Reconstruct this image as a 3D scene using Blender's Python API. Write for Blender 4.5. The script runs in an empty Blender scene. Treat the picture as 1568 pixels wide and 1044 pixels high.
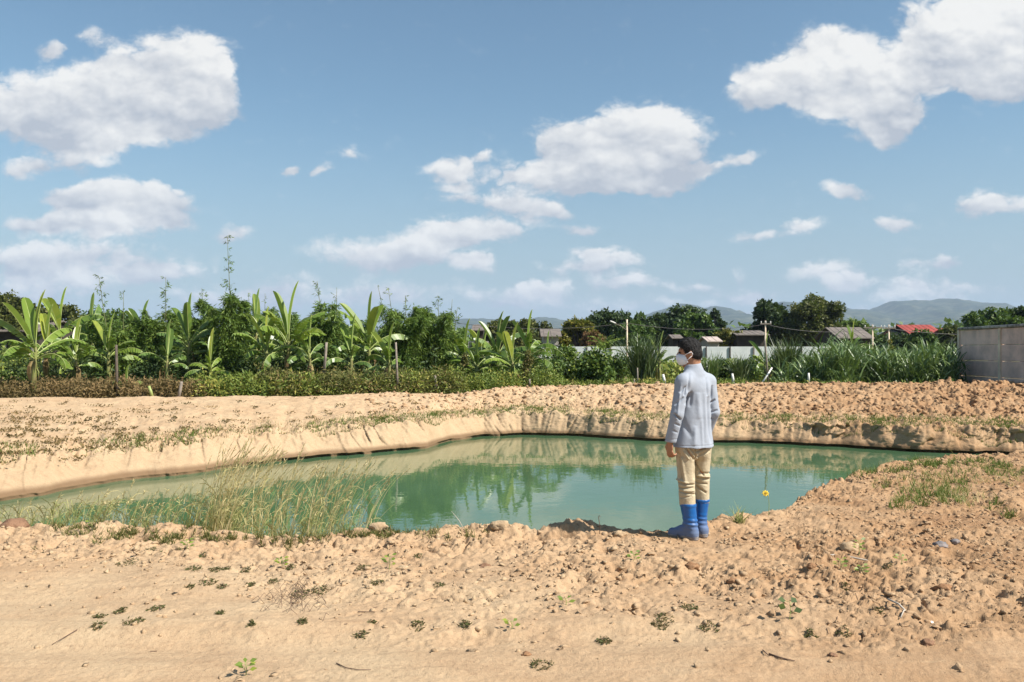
import bpy, math, random
import numpy as np
from math import radians, sin, cos, pi
S = bpy.context.scene
COL = S.collection

# ------------------------------------------------------------ camera
CAM_H, F, CX, HZ = 1.6, 1250.0, 784.0, 538.0
cam_d = bpy.data.cameras.new('camera')
cam = bpy.data.objects.new('camera', cam_d); COL.objects.link(cam)
cam.location = (0, 0, CAM_H); cam.rotation_euler = (radians(90), 0, 0)
cam_d.sensor_width = 36.0; cam_d.lens = 36.0 * F / 1568.0
cam_d.shift_y = (HZ - 522.0) / 1568.0
cam_d.clip_start = 0.05; cam_d.clip_end = 30000
S.camera = cam
S.view_settings.view_transform = 'Standard'; S.view_settings.look = 'None'
S.view_settings.gamma = 1.0; S.view_settings.use_curve_mapping = False
S.view_settings.exposure = EXPO = 0.80

# ------------------------------------------------------------ sun
SUN = np.array([0.90, -0.42, 0.0]); SUN /= np.linalg.norm(SUN)
EL = radians(46)
SUNV = np.array([SUN[0]*cos(EL), SUN[1]*cos(EL), sin(EL)])
ld = bpy.data.lights.new('sun', 'SUN'); ld.energy = 4.9; ld.angle = radians(0.5); ld.color = (1.0, 0.945, 0.86)
lo = bpy.data.objects.new('sun', ld); COL.objects.link(lo)
from mathutils import Vector
lo.rotation_euler = Vector(SUNV).to_track_quat('Z', 'Y').to_euler()
lo.location = (20, -10, 30)

# ------------------------------------------------------------ world: sky + clouds at infinity
W = bpy.data.worlds.new('World'); S.world = W; W.use_nodes = True
nt = W.node_tree; N = nt.nodes; L = nt.links; N.clear()
def nd(tree, t, **kw):
    n = tree.nodes.new(t)
    for k, v in kw.items(): setattr(n, k, v)
    return n
def mth(tree, op, a, b=None, c=None, clamp=False):
    n = tree.nodes.new('ShaderNodeMath'); n.operation = op; n.use_clamp = clamp
    for i, s in enumerate((a, b, c)):
        if s is None: continue
        if isinstance(s, (int, float)): n.inputs[i].default_value = s
        else: tree.links.new(s, n.inputs[i])
    return n.outputs[0]
def vmt(tree, op, a, b=None, c=None, out=0):
    n = tree.nodes.new('ShaderNodeVectorMath'); n.operation = op
    for i, s in enumerate((a, b, c)):
        if s is None: continue
        if isinstance(s, (tuple, list)): n.inputs[i].default_value = s
        else: tree.links.new(s, n.inputs[i])
    return n.outputs[out]
def mixc(tree, f, a, b):
    n = tree.nodes.new('ShaderNodeMix'); n.data_type = 'RGBA'
    for i, s in ((0, f), (6, a), (7, b)):
        if isinstance(s, (int, float)): n.inputs[i].default_value = s
        elif isinstance(s, (tuple, list)): n.inputs[i].default_value = (*s[:3], 1)
        else: tree.links.new(s, n.inputs[i])
    return n.outputs[2]
def sstep(tree, x, lo_, hi_):
    n = tree.nodes.new('ShaderNodeMapRange'); n.interpolation_type = 'SMOOTHSTEP'
    tree.links.new(x, n.inputs[0]); n.inputs[1].default_value = lo_; n.inputs[2].default_value = hi_
    return n.outputs[0]
sky = nd(nt, 'ShaderNodeTexSky', sky_type='NISHITA'); sky.sun_disc = False
sky.sun_elevation = EL; sky.sun_rotation = math.atan2(SUN[0], SUN[1])
sky.air_density = 1.1; sky.dust_density = 0.6; sky.ozone_density = 1.0; sky.altitude = 100
tc = nd(nt, 'ShaderNodeTexCoord')
sep = nd(nt, 'ShaderNodeSeparateXYZ'); L.new(tc.outputs['Generated'], sep.inputs[0])
yy = mth(nt, 'MAXIMUM', sep.outputs[1], 0.08)
u = mth(nt, 'DIVIDE', sep.outputs[0], yy); v = mth(nt, 'DIVIDE', sep.outputs[2], yy)
cb = nd(nt, 'ShaderNodeCombineXYZ'); L.new(u, cb.inputs[0]); L.new(v, cb.inputs[1])
P0 = cb.outputs[0]
def noise(tree, vec, scale, detail=6, rough=0.55, dist=0.0, out=0, dim='3D'):
    n = tree.nodes.new('ShaderNodeTexNoise'); n.noise_dimensions = dim
    if vec is not None: tree.links.new(vec, n.inputs['Vector'])
    n.inputs['Scale'].default_value = scale; n.inputs['Detail'].default_value = detail
    n.inputs['Roughness'].default_value = rough; n.inputs['Distortion'].default_value = dist
    return n.outputs[out]
warp = noise(nt, P0, 9.0, 7, 0.58, 0, 1)
wv = vmt(nt, 'SUBTRACT', warp, (0.5, 0.5, 0.5))
P1 = vmt(nt, 'MULTIPLY_ADD', wv, (0.085, 0.06, 0.0), P0)
CL = [  # px, py, rx, ry, weight  (angular position, angular size)
 (50,150,100,44,1.1),(165,145,90,40,1.1),(255,85,62,38,1.0),(310,105,44,40,.8),(325,150,44,32,1.0),(250,165,75,32,1.0),(100,190,110,28,1.0),(215,205,60,22,.9),
 (75,72,30,14,.6),(150,48,40,16,.35),(165,90,40,20,.4),(30,258,34,16,.7),(110,238,75,18,.6),
 (170,300,80,22,1.0),(130,295,40,18,.6),(235,312,52,24,1.0),(70,336,62,16,.9),(180,340,100,18,.9),(110,385,125,26,.62),(30,400,50,24,.55),(235,413,42,18,.65),(130,425,90,20,.45),
 (362,355,26,13,.7),(456,256,17,9,.55),(492,257,13,9,.5),(525,235,22,14,.3),(425,432,60,18,.4),(300,412,40,18,.35),
 (965,190,62,36,1.15),(1020,215,62,40,1.15),(900,235,60,40,1.1),(850,210,36,30,.8),(960,255,90,30,1.1),(815,270,62,20,.9),(890,280,50,17,.9),(1000,278,52,14,.8),
 (690,265,42,20,.85),(735,246,16,8,.6),(780,308,62,16,.65),(838,322,36,14,.6),(880,350,32,10,.45),(1130,245,28,11,.55),(1080,258,28,10,.6),(690,300,40,14,.3),
 (725,352,88,22,.85),(680,365,60,16,.7),(570,390,90,22,.85),(640,395,62,18,.7),(728,407,28,15,.75),(600,440,70,16,.4),
 (932,404,50,14,.7),(960,433,50,12,.7),(905,388,25,8,.4),(830,441,42,12,.45),(1130,425,14,8,.4),(1140,448,40,10,.5),
 (1190,125,62,36,1.1),(1280,115,82,46,1.15),(1360,145,62,42,1.1),(1320,175,75,30,1.0),(1345,212,22,12,.5),(1150,140,36,26,.7),
 (1500,50,85,52,1.2),(1430,85,62,42,1.05),(1560,90,85,55,1.15),(1500,130,62,22,.9),(1580,10,85,50,1.1),(1270,62,70,20,.3),(1400,20,50,28,.25),
 (1297,294,36,13,.85),(1520,312,60,20,.95),(1365,342,32,13,.7),(1225,350,38,15,.8),(1160,368,44,10,.5),(1450,402,26,10,.75),(1400,412,40,8,.35),(1265,418,52,16,.5),(1300,436,40,10,.4),(1390,440,60,18,.35),(1480,445,60,14,.3),(780,455,120,18,.42),(480,460,120,20,.42),(20,450,120,26,.4),(330,455,80,20,.4),(1060,440,40,10,.35),(860,415,40,10,.3),(980,470,150,14,.25),(1300,470,200,14,.25),
]
D = None; Lm = None
for (px, py, rx, ry, a) in CL:
    cx, cy, sx, sy = (px - CX)/F, (HZ - py)/F, F/rx/1.55, F/ry/1.6
    gt = nt.nodes.new('ShaderNodeTexGradient'); gt.gradient_type = 'SPHERICAL'
    tm = gt.texture_mapping; tm.vector_type = 'POINT'
    tm.scale = (sx, sy, 1); tm.translation = (-cx*sx, -cy*sy, 0)
    L.new(P1, gt.inputs[0])
    D = mth(nt, 'MULTIPLY_ADD', gt.outputs['Fac'], 1.35*a**.6, 0.0 if D is None else D)
    Lm = mth(nt, 'MULTIPLY_ADD', gt.outputs['Fac'], 1.35*a**.6*cy, 0.0 if Lm is None else Lm)
sq = vmt(nt, 'MULTIPLY', P0, (1.0, 1.5, 1.0))
fb = noise(nt, sq, 17.0, 9, 0.60)
sq2 = vmt(nt, 'ADD', sq, (0.006, 0.013, 0.0))
P2 = vmt(nt, 'MULTIPLY_ADD', wv, (0.05, 0.05, 0.0), sq)
bil = mth(nt, 'ABSOLUTE', mth(nt, 'SUBTRACT', noise(nt, P2, 24.0, 3, 0.5), .5))
bil2 = mth(nt, 'ABSOLUTE', mth(nt, 'SUBTRACT', noise(nt, P2, 62.0, 3, 0.55), .5))
pf = mth(nt, 'MULTIPLY_ADD', bil, 2.4, mth(nt, 'MULTIPLY', bil2, .8))
fb1 = noise(nt, sq, 13.0, 3, 0.5)
fb2 = noise(nt, sq2, 13.0, 3, 0.5)
fbig = noise(nt, sq, 9.0, 3, 0.5)
mod = mth(nt, 'ADD', mth(nt, 'MULTIPLY_ADD', fb, 1.3, -0.65), mth(nt, 'SUBTRACT', pf, .30))
dens = mth(nt, 'ADD', D, mod)
m0 = sstep(nt, dens, 0.06, 0.76)
dm = mth(nt, 'MINIMUM', mth(nt, 'MULTIPLY_ADD', D, 1.5, 0.10), 1.0)
mask = mth(nt, 'MULTIPLY', m0, dm)
front = sstep(nt, sep.outputs[1], 0.1, 0.25)
mask = mth(nt, 'MULTIPLY', mask, front)
mask = mth(nt, 'MULTIPLY', mask, 0.93)
cyv = mth(nt, 'DIVIDE', Lm, mth(nt, 'MAXIMUM', D, 0.03))
hN = mth(nt, 'DIVIDE', mth(nt, 'SUBTRACT', v, cyv), mth(nt, 'MULTIPLY_ADD', v, 0.07, 0.008))
emb = mth(nt, 'SUBTRACT', fb1, fb2)
sh = mth(nt, 'MULTIPLY_ADD', hN, 0.62, 0.62)
sh = mth(nt, 'MULTIPLY_ADD', emb, 2.4, sh)
sh = mth(nt, 'MULTIPLY_ADD', pf, .55, mth(nt, 'SUBTRACT', sh, .14))
sh = mth(nt, 'MULTIPLY_ADD', fb, .5, mth(nt, 'SUBTRACT', sh, .25))
sh = mth(nt, 'ADD', sh, mth(nt, 'MULTIPLY_ADD', fbig, 1.1, -0.55))
sh = mth(nt, 'MINIMUM', mth(nt, 'MAXIMUM', sh, 0.0), 1.0)
ccol = mixc(nt, sh, (4.6, 4.85, 5.35), (9.0, 8.8, 8.4))
skt = vmt(nt, 'MULTIPLY', sky.outputs[0], (.88, 1.08, 1.08))
hz = sstep(nt, sep.outputs[2], .30, -.04)          # pale air towards the horizon
skt = mixc(nt, mth(nt, 'MULTIPLY', hz, .85), skt, (3.5, 4.15, 4.6))
fall = mixc(nt, mask, skt, ccol)
bg = nd(nt, 'ShaderNodeBackground'); L.new(fall, bg.inputs[0]); bg.inputs[1].default_value = 0.064
wo = nd(nt, 'ShaderNodeOutputWorld'); L.new(bg.outputs[0], wo.inputs[0])

# ------------------------------------------------------------ helpers
rng = np.random.default_rng(7)
random.seed(7)
PT = rng.permutation(256); PT = np.concatenate([PT, PT]).astype(np.int64)
GA = rng.uniform(0, 2*pi, 256); GX, GY = np.cos(GA), np.sin(GA)
def pn(x, y, seed=0):
    x = np.asarray(x, float) + seed*17.31; y = np.asarray(y, float) + seed*9.77
    xi = np.floor(x).astype(np.int64); yi = np.floor(y).astype(np.int64)
    fx, fy = x - xi, y - yi
    uu = fx*fx*fx*(fx*(fx*6-15)+10); vv = fy*fy*fy*(fy*(fy*6-15)+10)
    def g(ix, iy, dx, dy):
        h = PT[(PT[ix & 255] + iy) & 255]
        return GX[h]*dx + GY[h]*dy
    a = g(xi, yi, fx, fy); b = g(xi+1, yi, fx-1, fy); c = g(xi, yi+1, fx, fy-1); d = g(xi+1, yi+1, fx-1, fy-1)
    return (a + uu*(b-a)) + vv*((c + uu*(d-c)) - (a + uu*(b-a)))
def fbm(x, y, o=4, seed=0, gain=0.5):
    s = 0; a = 1.0
    for k in range(o):
        s = s + a*pn(x*2**k, y*2**k, seed+k*3); a *= gain
    return s
H1 = rng.random(256); H2 = rng.random(256); H3 = rng.random(256)
def clod(x, y, seed=0, keep=0.5):
    """rounded lumps with sharp feet: height 0..1"""
    x = np.asarray(x, float) + seed*5.3; y = np.asarray(y, float) + seed*3.9
    xi = np.floor(x).astype(np.int64); yi = np.floor(y).astype(np.int64)
    out = np.zeros_like(x); wob = .55*pn(x*2.3, y*2.3, 3)+.35*pn(x*5.1, y*5.1, 4)
    for i in (-1, 0, 1):
        for j in (-1, 0, 1):
            h = PT[(PT[(xi+i) & 255] + yi+j) & 255]
            px_, py_ = xi+i+H1[h], yi+j+H2[h]
            r = np.where(H3[h] < keep, 0.25+0.6*H3[(h*7) & 255], 0.0)
            an = H1[(h*5) & 255]*3.14; ca, sa = np.cos(an), np.sin(an)
            dx, dy = x-px_, y-py_
            e1 = (dx*ca+dy*sa); e2 = (-dx*sa+dy*ca)*1.5
            d = np.sqrt(e1*e1+e2*e2)/np.maximum(r, 1e-3)+wob
            b = np.where((r > 0) & (d < 1), np.maximum(0, 1-np.maximum(d, 0)**2.4)**.55*r, 0)
            out = np.maximum(out, b)
    return out
def crumb(x, y, seed):
    """broken slabs and crumbs: irregular outlines with steep sides"""
    n = fbm(x, y, 3, seed, .55)
    return ss(n, .0, .15)*(.55+.9*np.clip(n, 0, .6))+.35*ss(n, -.32, -.2)
def ss(x, a, b):
    t = np.clip((x-a)/(b-a), 0, 1); return t*t*(3-2*t)

def mesh_np(name, verts, faces, mat=None, parent=None, smooth=False, fattr=None, vattr=None, loc=None):
    me = bpy.data.meshes.new(name)
    verts = np.ascontiguousarray(verts, dtype=np.float32).reshape(-1, 3)
    me.vertices.add(len(verts)); me.vertices.foreach_set('co', verts.ravel())
    if isinstance(faces, np.ndarray) and faces.ndim == 2:
        k = faces.shape[1]; nf = len(faces)
        me.loops.add(nf*k); me.loops.foreach_set('vertex_index', faces.astype(np.int32).ravel())
        me.polygons.add(nf); me.polygons.foreach_set('loop_start', np.arange(0, nf*k, k, dtype=np.int32))
        try: me.polygons.foreach_set('loop_total', np.full(nf, k, dtype=np.int32))
        except Exception: pass
    else:
        me.clear_geometry(); me.from_pydata([tuple(map(float, p)) for p in verts], [], [tuple(int(i) for i in f) for f in faces])
        nf = len(faces)
    me.update(calc_edges=True)
    if smooth: me.polygons.foreach_set('use_smooth', np.ones(len(me.polygons), dtype=bool))
    if fattr:
        for k_, a in fattr.items():
            at = me.attributes.new(k_, 'FLOAT', 'FACE'); at.data.foreach_set('value', np.asarray(a, dtype=np.float32))
    if vattr:
        for k_, a in vattr.items():
            at = me.attributes.new(k_, 'FLOAT', 'POINT'); at.data.foreach_set('value', np.asarray(a, dtype=np.float32))
    if mat: me.materials.append(mat)
    o = bpy.data.objects.new(name, me); COL.objects.link(o)
    if parent: o.parent = parent
    if loc is not None: o.location = loc
    return o
def tag(o, label=None, cat=None, group=None, kind=None):
    if label: o['label'] = label
    if cat: o['category'] = cat
    if group: o['group'] = group
    if kind: o['kind'] = kind
    return o
def empty(name, loc, label, cat, group=None, rz=0):
    o = bpy.data.objects.new(name, None); COL.objects.link(o); o.location = loc; o.rotation_euler.z = rz
    o.empty_display_size = 0.1
    return tag(o, label, cat, group)
class MB:
    """collects shapes for one mesh"""
    def __init__(s): s.v = []; s.f = []; s.n = 0
    def add(s, v, f):
        v = np.asarray(v, float).reshape(-1, 3)
        s.v.append(v); s.f += [tuple(i + s.n for i in q) for q in f]; s.n += len(v)
        return s
    def box(s, c, d, rz=0.0, tilt=None, bev=0.0):
        x, y, z = d[0]/2, d[1]/2, d[2]/2
        p = []
        b = min(bev, x*.9, y*.9, z*.9)
        if b <= 0:
            p = [(-x,-y,-z),(x,-y,-z),(x,y,-z),(-x,y,-z),(-x,-y,z),(x,-y,z),(x,y,z),(-x,y,z)]
            f = [(0,3,2,1),(4,5,6,7),(0,1,5,4),(1,2,6,5),(2,3,7,6),(3,0,4,7)]
        else:
            def ring(k, zz): return [(-x+k,-y,zz),(x-k,-y,zz),(x,-y+k,zz),(x,y-k,zz),(x-k,y,zz),(-x+k,y,zz),(-x,y-k,zz),(-x,-y+k,zz)]
            def sh(r, k): return [(a*(1-k/x), bb*(1-k/y), c_) for a, bb, c_ in r]
            r0 = sh(ring(b,-z), b); r1 = ring(b,-z+b); r2 = ring(b,z-b); r3 = sh(ring(b,z), b)
            p = r0+r1+r2+r3; f = [tuple(range(7,-1,-1)), tuple(range(24,32))]
            for k in range(3):
                for i in range(8):
                    j = (i+1) % 8; f.append((k*8+i, k*8+j, k*8+8+j, k*8+8+i))
        p = np.array(p, float)
        if tilt is not None:
            ax, ay = tilt
            cy_, sy_ = cos(ay), sin(ay); p = p @ np.array([[cy_,0,-sy_],[0,1,0],[sy_,0,cy_]])
            cx_, sx_ = cos(ax), sin(ax); p = p @ np.array([[1,0,0],[0,cx_,sx_],[0,-sx_,cx_]])
        cz, sz = cos(rz), sin(rz); p = p @ np.array([[cz,sz,0],[-sz,cz,0],[0,0,1]])
        return s.add(p + np.array(c), f)
    def tube(s, pts, rad, k=6, cap=True):
        pts = np.asarray(pts, float); n = len(pts)
        rad = np.broadcast_to(np.asarray(rad, float), (n,))
        T = np.gradient(pts, axis=0); T /= np.linalg.norm(T, axis=1)[:, None]+1e-9
        up = np.array([0,0,1.0]) if abs(T[0][2]) < .9 else np.array([1.0,0,0])
        vs = []
        for i in range(n):
            a = np.cross(T[i], up); a /= np.linalg.norm(a)+1e-9; b = np.cross(a, T[i]); up = np.cross(a, T[i])*1.0
            th = np.arange(k)*2*pi/k
            vs.append(pts[i] + rad[i]*(np.cos(th)[:, None]*a + np.sin(th)[:, None]*b))
        f = []
        for i in range(n-1):
            for j in range(k):
                j2 = (j+1) % k; f.append((i*k+j, i*k+j2, i*k+k+j2, i*k+k+j))
        if cap: f.append(tuple(range(k-1,-1,-1))); f.append(tuple(range((n-1)*k, n*k)))
        return s.add(np.concatenate(vs), f)
    def build(s, name, mat, parent=None, smooth=False, **kw):
        return mesh_np(name, np.concatenate(s.v), s.f, mat, parent, smooth, **kw)
def at(px, py, Y): return np.array([(px-CX)/F*Y, Y, CAM_H-(py-HZ)/F*Y])
def wx(px, Y): return (px-CX)/F*Y
def wz(py, Y): return CAM_H-(py-HZ)/F*Y

# ------------------------------------------------------------ materials
def new_mat(name):
    m = bpy.data.materials.new(name); m.use_nodes = True
    t = m.node_tree; b = t.nodes['Principled BSDF']
    return m, t, b
def ramp(t, fac, stops):
    r = t.nodes.new('ShaderNodeValToRGB'); t.links.new(fac, r.inputs[0])
    e = r.color_ramp.elements
    while len(e) < len(stops): e.new(0.5)
    for el, (p, c) in zip(e, stops): el.position = p; el.color = (*c, 1)
    return r.outputs[0]
def objco(t):
    return t.nodes.new('ShaderNodeTexCoord').outputs['Object']
def plain(name, col, rough=0.7, var=0.15, scale=8.0, bump=0.0, spec=0.5, col2=None, bscale=None):
    m, t, b = new_mat(name)
    n = noise(t, objco(t), scale, 5, 0.6)
    c2 = col2 or tuple(c*(1-var*2) for c in col)
    c = mixc(t, sstep(t, n, 0.3, 0.7), c2, col)
    t.links.new(c, b.inputs['Base Color']); b.inputs['Roughness'].default_value = rough
    b.inputs['Specular IOR Level'].default_value = spec
    if bump:
        bp = t.nodes.new('ShaderNodeBump'); bp.inputs['Strength'].default_value = bump; bp.inputs['Distance'].default_value = 0.02
        t.links.new(noise(t, objco(t), bscale or scale*6, 4, 0.6), bp.inputs['Height']); t.links.new(bp.outputs[0], b.inputs['Normal'])
    return m
def leafmat(name, ca, cb_, cc=None, rough=0.5, trans=0.25, spec=0.4):
    """leaf colours vary per leaf through the face attribute 'rnd'"""
    m, t, b = new_mat(name)
    a = t.nodes.new('ShaderNodeAttribute'); a.attribute_name = 'rnd'
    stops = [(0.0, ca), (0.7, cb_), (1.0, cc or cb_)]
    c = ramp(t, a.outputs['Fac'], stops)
    t.links.new(c, b.inputs['Base Color']); b.inputs['Roughness'].default_value = rough
    b.inputs['Specular IOR Level'].default_value = spec
    tr = t.nodes.new('ShaderNodeBsdfTranslucent')
    g = mixc(t, 0.5, c, (0.16, 0.24, 0.02)); t.links.new(g, tr.inputs[0])
    mx = t.nodes.new('ShaderNodeMixShader'); mx.inputs[0].default_value = trans
    t.links.new(b.outputs[0], mx.inputs[1]); t.links.new(tr.outputs[0], mx.inputs[2])
    t.links.new(mx.outputs[0], t.nodes['Material Output'].inputs[0])
    return m
# ------------------------------------------------------------ ground: one sheet, shaped by features in plan
ZW = -0.9
def feat(lst):
    """list of (x, Y, value...) in plan -> interpolators over v = x/(Y+4)"""
    a = np.array([[x/(Y+4.0), *r] for (x, Y, *r) in lst]); a = a[np.argsort(a[:, 0])]
    return a
far_w = []
for px, py in [(0,768),(80,755),(150,741),(172,737),(240,731),(300,724),(430,706),(540,697),(655,686),(690,675),(740,668),(800,666),(870,667),(930,671),(1000,675),(1200,680),(1290,685),(1380,691),(1480,695),(1568,697)]:
    Y = 2.5*F/(py-HZ); far_w.append((wx(px, Y), Y, Y))
far_w += [(-9.3, 12.0, 12.0), (-9.6, 10.2, 10.2), (-10.0, 8.9, 8.9), (16.0, 19.3, 19.3), (22.0, 18.0, 18.0), (26.0, 15.5, 15.5)]
FW = feat(far_w)
near = []
for px, py in [(0,803),(200,811),(330,818),(430,824),(540,819),(620,816),(700,815),(760,811),(830,812),(900,813),(960,815),(1010,817),(1050,813),(1090,802),(1130,797),(1200,785),(1225,764),(1262,744),(1330,722),(1400,708),(1480,704),(1568,701)]:
    Y = 1.6*F/(py-HZ); near.append((wx(px, Y), Y, Y))
near += [(-7.2, 7.7, 7.7), (-9.5, 7.9, 7.9), (9.5, 12.5, 12.5), (14.0, 12.9, 12.9), (22.0, 13.2, 13.2)]
NB = feat(near)
# wall top: (x, Y) of waterline, top pixel row, run
wt = []
for px, pyw, pyt, run in [(0,768,702,.95),(110,750,699,.95),(172,737,690,.8),(300,724,675,.75),(430,706,667,.75),(540,697,655,.7),(655,686,645,.65),(740,668,638,.5),(800,666,633,.4),(870,667,634,.35),(930,671,639,.35),(1000,675,645,.35),(1100,677,646,.35),(1200,680,649,.33),(1290,685,651,.33),(1380,691,653,.33),(1480,695,655,.33),(1568,697,659,.33)]:
    Yw = 2.5*F/(pyw-HZ); Yt = Yw+run; z = CAM_H-(pyt-HZ)/F*Yt
    wt.append((wx(px, Yw), Yw, run, z))
wt += [(-9.6, 10.2, .9, -.25), (26, 15.5, .4, -.2)]
WT = feat(wt)
cr = feat([(-30,20,20,.25),(-15,24,24,.25),(-12,24.3,24.3,.22),(-7.7,25,25,.22),(-3.8,26,26,.25),(-1.6,27,27,.20),(-.6,27.3,27.3,.33),(.36,28,28,.39),(7,28,28,.48),(16.9,27,27,.56),(30,25,25,.5)])
ldg = feat([(-30,12,.9),(-9,14,1.1),(-5,18,1.0),(0,24,1.3),(6,22,1.8),(12,20,2.3),(30,18,2.3)])
def fi(T, v, k): return np.interp(v, T[:, 0], T[:, k])

vin = np.linspace(-0.66, 0.66, 1180); vout = np.linspace(0.66, 1.5, 90)[1:]
vs_ = np.concatenate([-vout[::-1], vin, vout]); V = vs_[None, :]
rw, nw = fi(FW, vs_, 1), fi(NB, vs_, 1)
nb = np.minimum(nw, rw-0.3)                 # where the pond closes
nb_w = np.minimum(nb+0.95, rw-0.1)
run, zt = fi(WT, vs_, 1), fi(WT, vs_, 2)
rw = rw+.22*pn(vs_*28, vs_*0, 12)+.10*pn(vs_*75, vs_*0, 13)
zt = zt+.06*pn(vs_*45, vs_*0, 14)+.05*pn(vs_*130, vs_*0, 15)
run = run*(1+.5*pn(vs_*36, vs_*0, 16))
yc, zc = fi(cr, vs_, 1), fi(cr, vs_, 2)
yl = rw+run+fi(ldg, vs_, 1); zl = zt+0.07
yc = np.maximum(yc, yl+1.5)
rows_Y = []; rows_Z = []; rows_k = []       # k: zone id
def seg(a, b, za, zb, n, k, pw=1.0, zf=None, endpoint=False):
    t = np.linspace(0, 1, n, endpoint=endpoint)[:, None]
    rows_Y.append(a[None, :]+(b-a)[None, :]*t**pw)
    tz = zf(t) if zf else t**pw
    rows_Z.append(za[None, :]+(zb-za)[None, :]*tz)
    rows_k.append(np.full(n, k))
o = np.ones_like(vs_)
seg(-3.2*o, 1.2*o, 0*o, 0*o, 12, 0)
seg(1.2*o, nb, 0*o, 0*o, 470, 0, 1.0)
seg(nb, nb_w, 0*o, -1.0*o, 34, 1, zf=lambda t: 0.25*t+0.75*t**1.5)
seg(nb_w, rw-0.05, -1.0*o, -1.15*o, 5, 2)
seg(rw-0.05, rw+.05, -1.15*o, -1.0*o, 3, 2)
uc = .16*np.clip(ss(vs_, -.30, -.20)*ss(pn(vs_*60, vs_*0, 5)+1.2*ss(vs_, -.03, .05), -.2, .05)+.12, 0, 1)
seg(rw+uc, rw+uc, -1.0*o, -.87*o, 3, 3)
seg(rw+uc, rw, -.87*o, -.83*o, 3, 3)
seg(rw, rw+run, -.83*o, zt, 64, 4, zf=lambda t: t**0.9)
seg(rw+run, yl, zt, zl, 40, 5)
seg(yl, yc, zl, zc, 130, 6, zf=lambda t: 0.35*t+0.65*np.sin(t*pi/2))
seg(yc, yc+2.2, zc, 0.0*o, 20, 7)
seg(yc+2.2, 48*o, 0*o, 0*o, 30, 8)
far_rows = np.geomspace(48, 8000, 24)
rows_Y.append(far_rows[:, None]*o[None, :]); rows_Z.append(np.zeros((24, len(vs_)))); rows_k.append(np.full(24, 9))
Yg = np.concatenate(rows_Y); Zg = np.concatenate(rows_Z); Kz = np.concatenate(rows_k)
Xg = V*(Yg+4.0)
kk = Kz[:, None]*np.ones_like(Yg)
# roughness of the near ground: smooth wheel track lower left, clods towards the bank and on the right
PX = Xg/np.maximum(Yg, .5)*F+CX
edge_d = nb[None, :]-Yg
n1 = fbm(Xg*.55, Yg*.9, 4, 3)
base_lim = np.interp(PX, [0, 250, 500, 900, 1200, 1568], [6.0, 5.7, 5.3, 5.1, 4.9, 4.8])
rough = ss(Yg+n1*1.1, base_lim-.35, base_lim+.6)
rough = np.where(kk <= 1, rough, 0)
rough_r = np.clip((PX-500)/900, 0, 1)
def near_h(X, Y, R, RR):
    h = 0.035*fbm(X*.8, Y*.8, 3, 11); R = R*(.45+.75*ss(fbm(X*.6, Y*.8, 2, 13), -.35, .3))
    wx_ = X+.05*pn(X*6, Y*6, 21); wy_ = Y+.05*pn(X*6, Y*6, 22)
    patch = ss(fbm(X*1.1, Y*1.1, 3, 31), -.25, .35)
    patch2 = ss(fbm(X*1.7, Y*1.7, 3, 35), -.1, .35)
    c1 = clod(wx_*3.1, wy_*3.1, 1, .45)*patch2
    c2 = clod(wx_*7.5, wy_*7.5, 2, .55)*patch
    c3 = clod(wx_*15, wy_*15, 3, .6)*(.35+.65*patch)
    c4 = clod(X*33, Y*33, 4, .6)
    amp = .50
    h = h+R*amp*(.040*c1*patch2+.030*c2*patch2+.026*c3+.012*c4)
    h = h+R*amp*(.040*crumb(wx_*2.1, wy_*2.6, 101)*patch2+.030*crumb(wx_*5.2, wy_*6, 104)*patch+.024*crumb(wx_*11, wy_*12, 107)+.013*crumb(X*22, Y*22, 109))
    cr1 = np.maximum(0, .09-np.abs(fbm(wx_*2.2, wy_*2.6, 2, 93)))/.09*ss(fbm(X*1.3, Y*1.3, 2, 94), -.1, .3)
    cr2 = np.maximum(0, .10-np.abs(fbm(wx_*6, wy_*7, 2, 95)))/.10*ss(fbm(X*1.9, Y*1.9, 2, 96), -.1, .3)
    h = h-R*(.045*cr1+.022*cr2)
    h = h+R*(.016*np.abs(fbm(X*2.6, Y*2.6, 5, 41))+.016*fbm(X*11, Y*11, 3, 44)-.02)+(.3+.7*R)*.010*(fbm(X*26, Y*26, 2, 46)-.6*np.abs(pn(X*19, Y*19, 47)))
    pit = np.maximum(0, -.15-fbm(X*3.3, Y*3.3, 3, 77))
    h = h-R*.13*pit
    sm = np.clip(1-R, 0, 1); h = h+sm*(.006*crumb(X*9, Y*13, 121)*ss(fbm(X*1.5, Y*1.5, 2, 122), .0, .3))

    h = h+sm*(.006*fbm(X*3, Y*9+.6*X, 4, 51)+.0035*c4+.008*clod(X*9, Y*9, 6, .10))
    # wheel ruts sweeping across lower left
    rt = Y-4.55-.05*X-.03*np.sin(X*1.3); h = h-sm*.03*np.exp(-(rt/.16)**2)+sm*.018*np.exp(-((rt-.3)/.1)**2)
    rt = Y-5.4-.04*X; h = h-sm*.02*np.exp(-(rt/.14)**2)
    return h
dz = np.zeros_like(Yg)
m = (kk <= 1)
r1 = int(m[:, 0].sum())
dz[:r1] = near_h(Xg[:r1], Yg[:r1], rough[:r1], rough_r[:r1])
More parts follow.
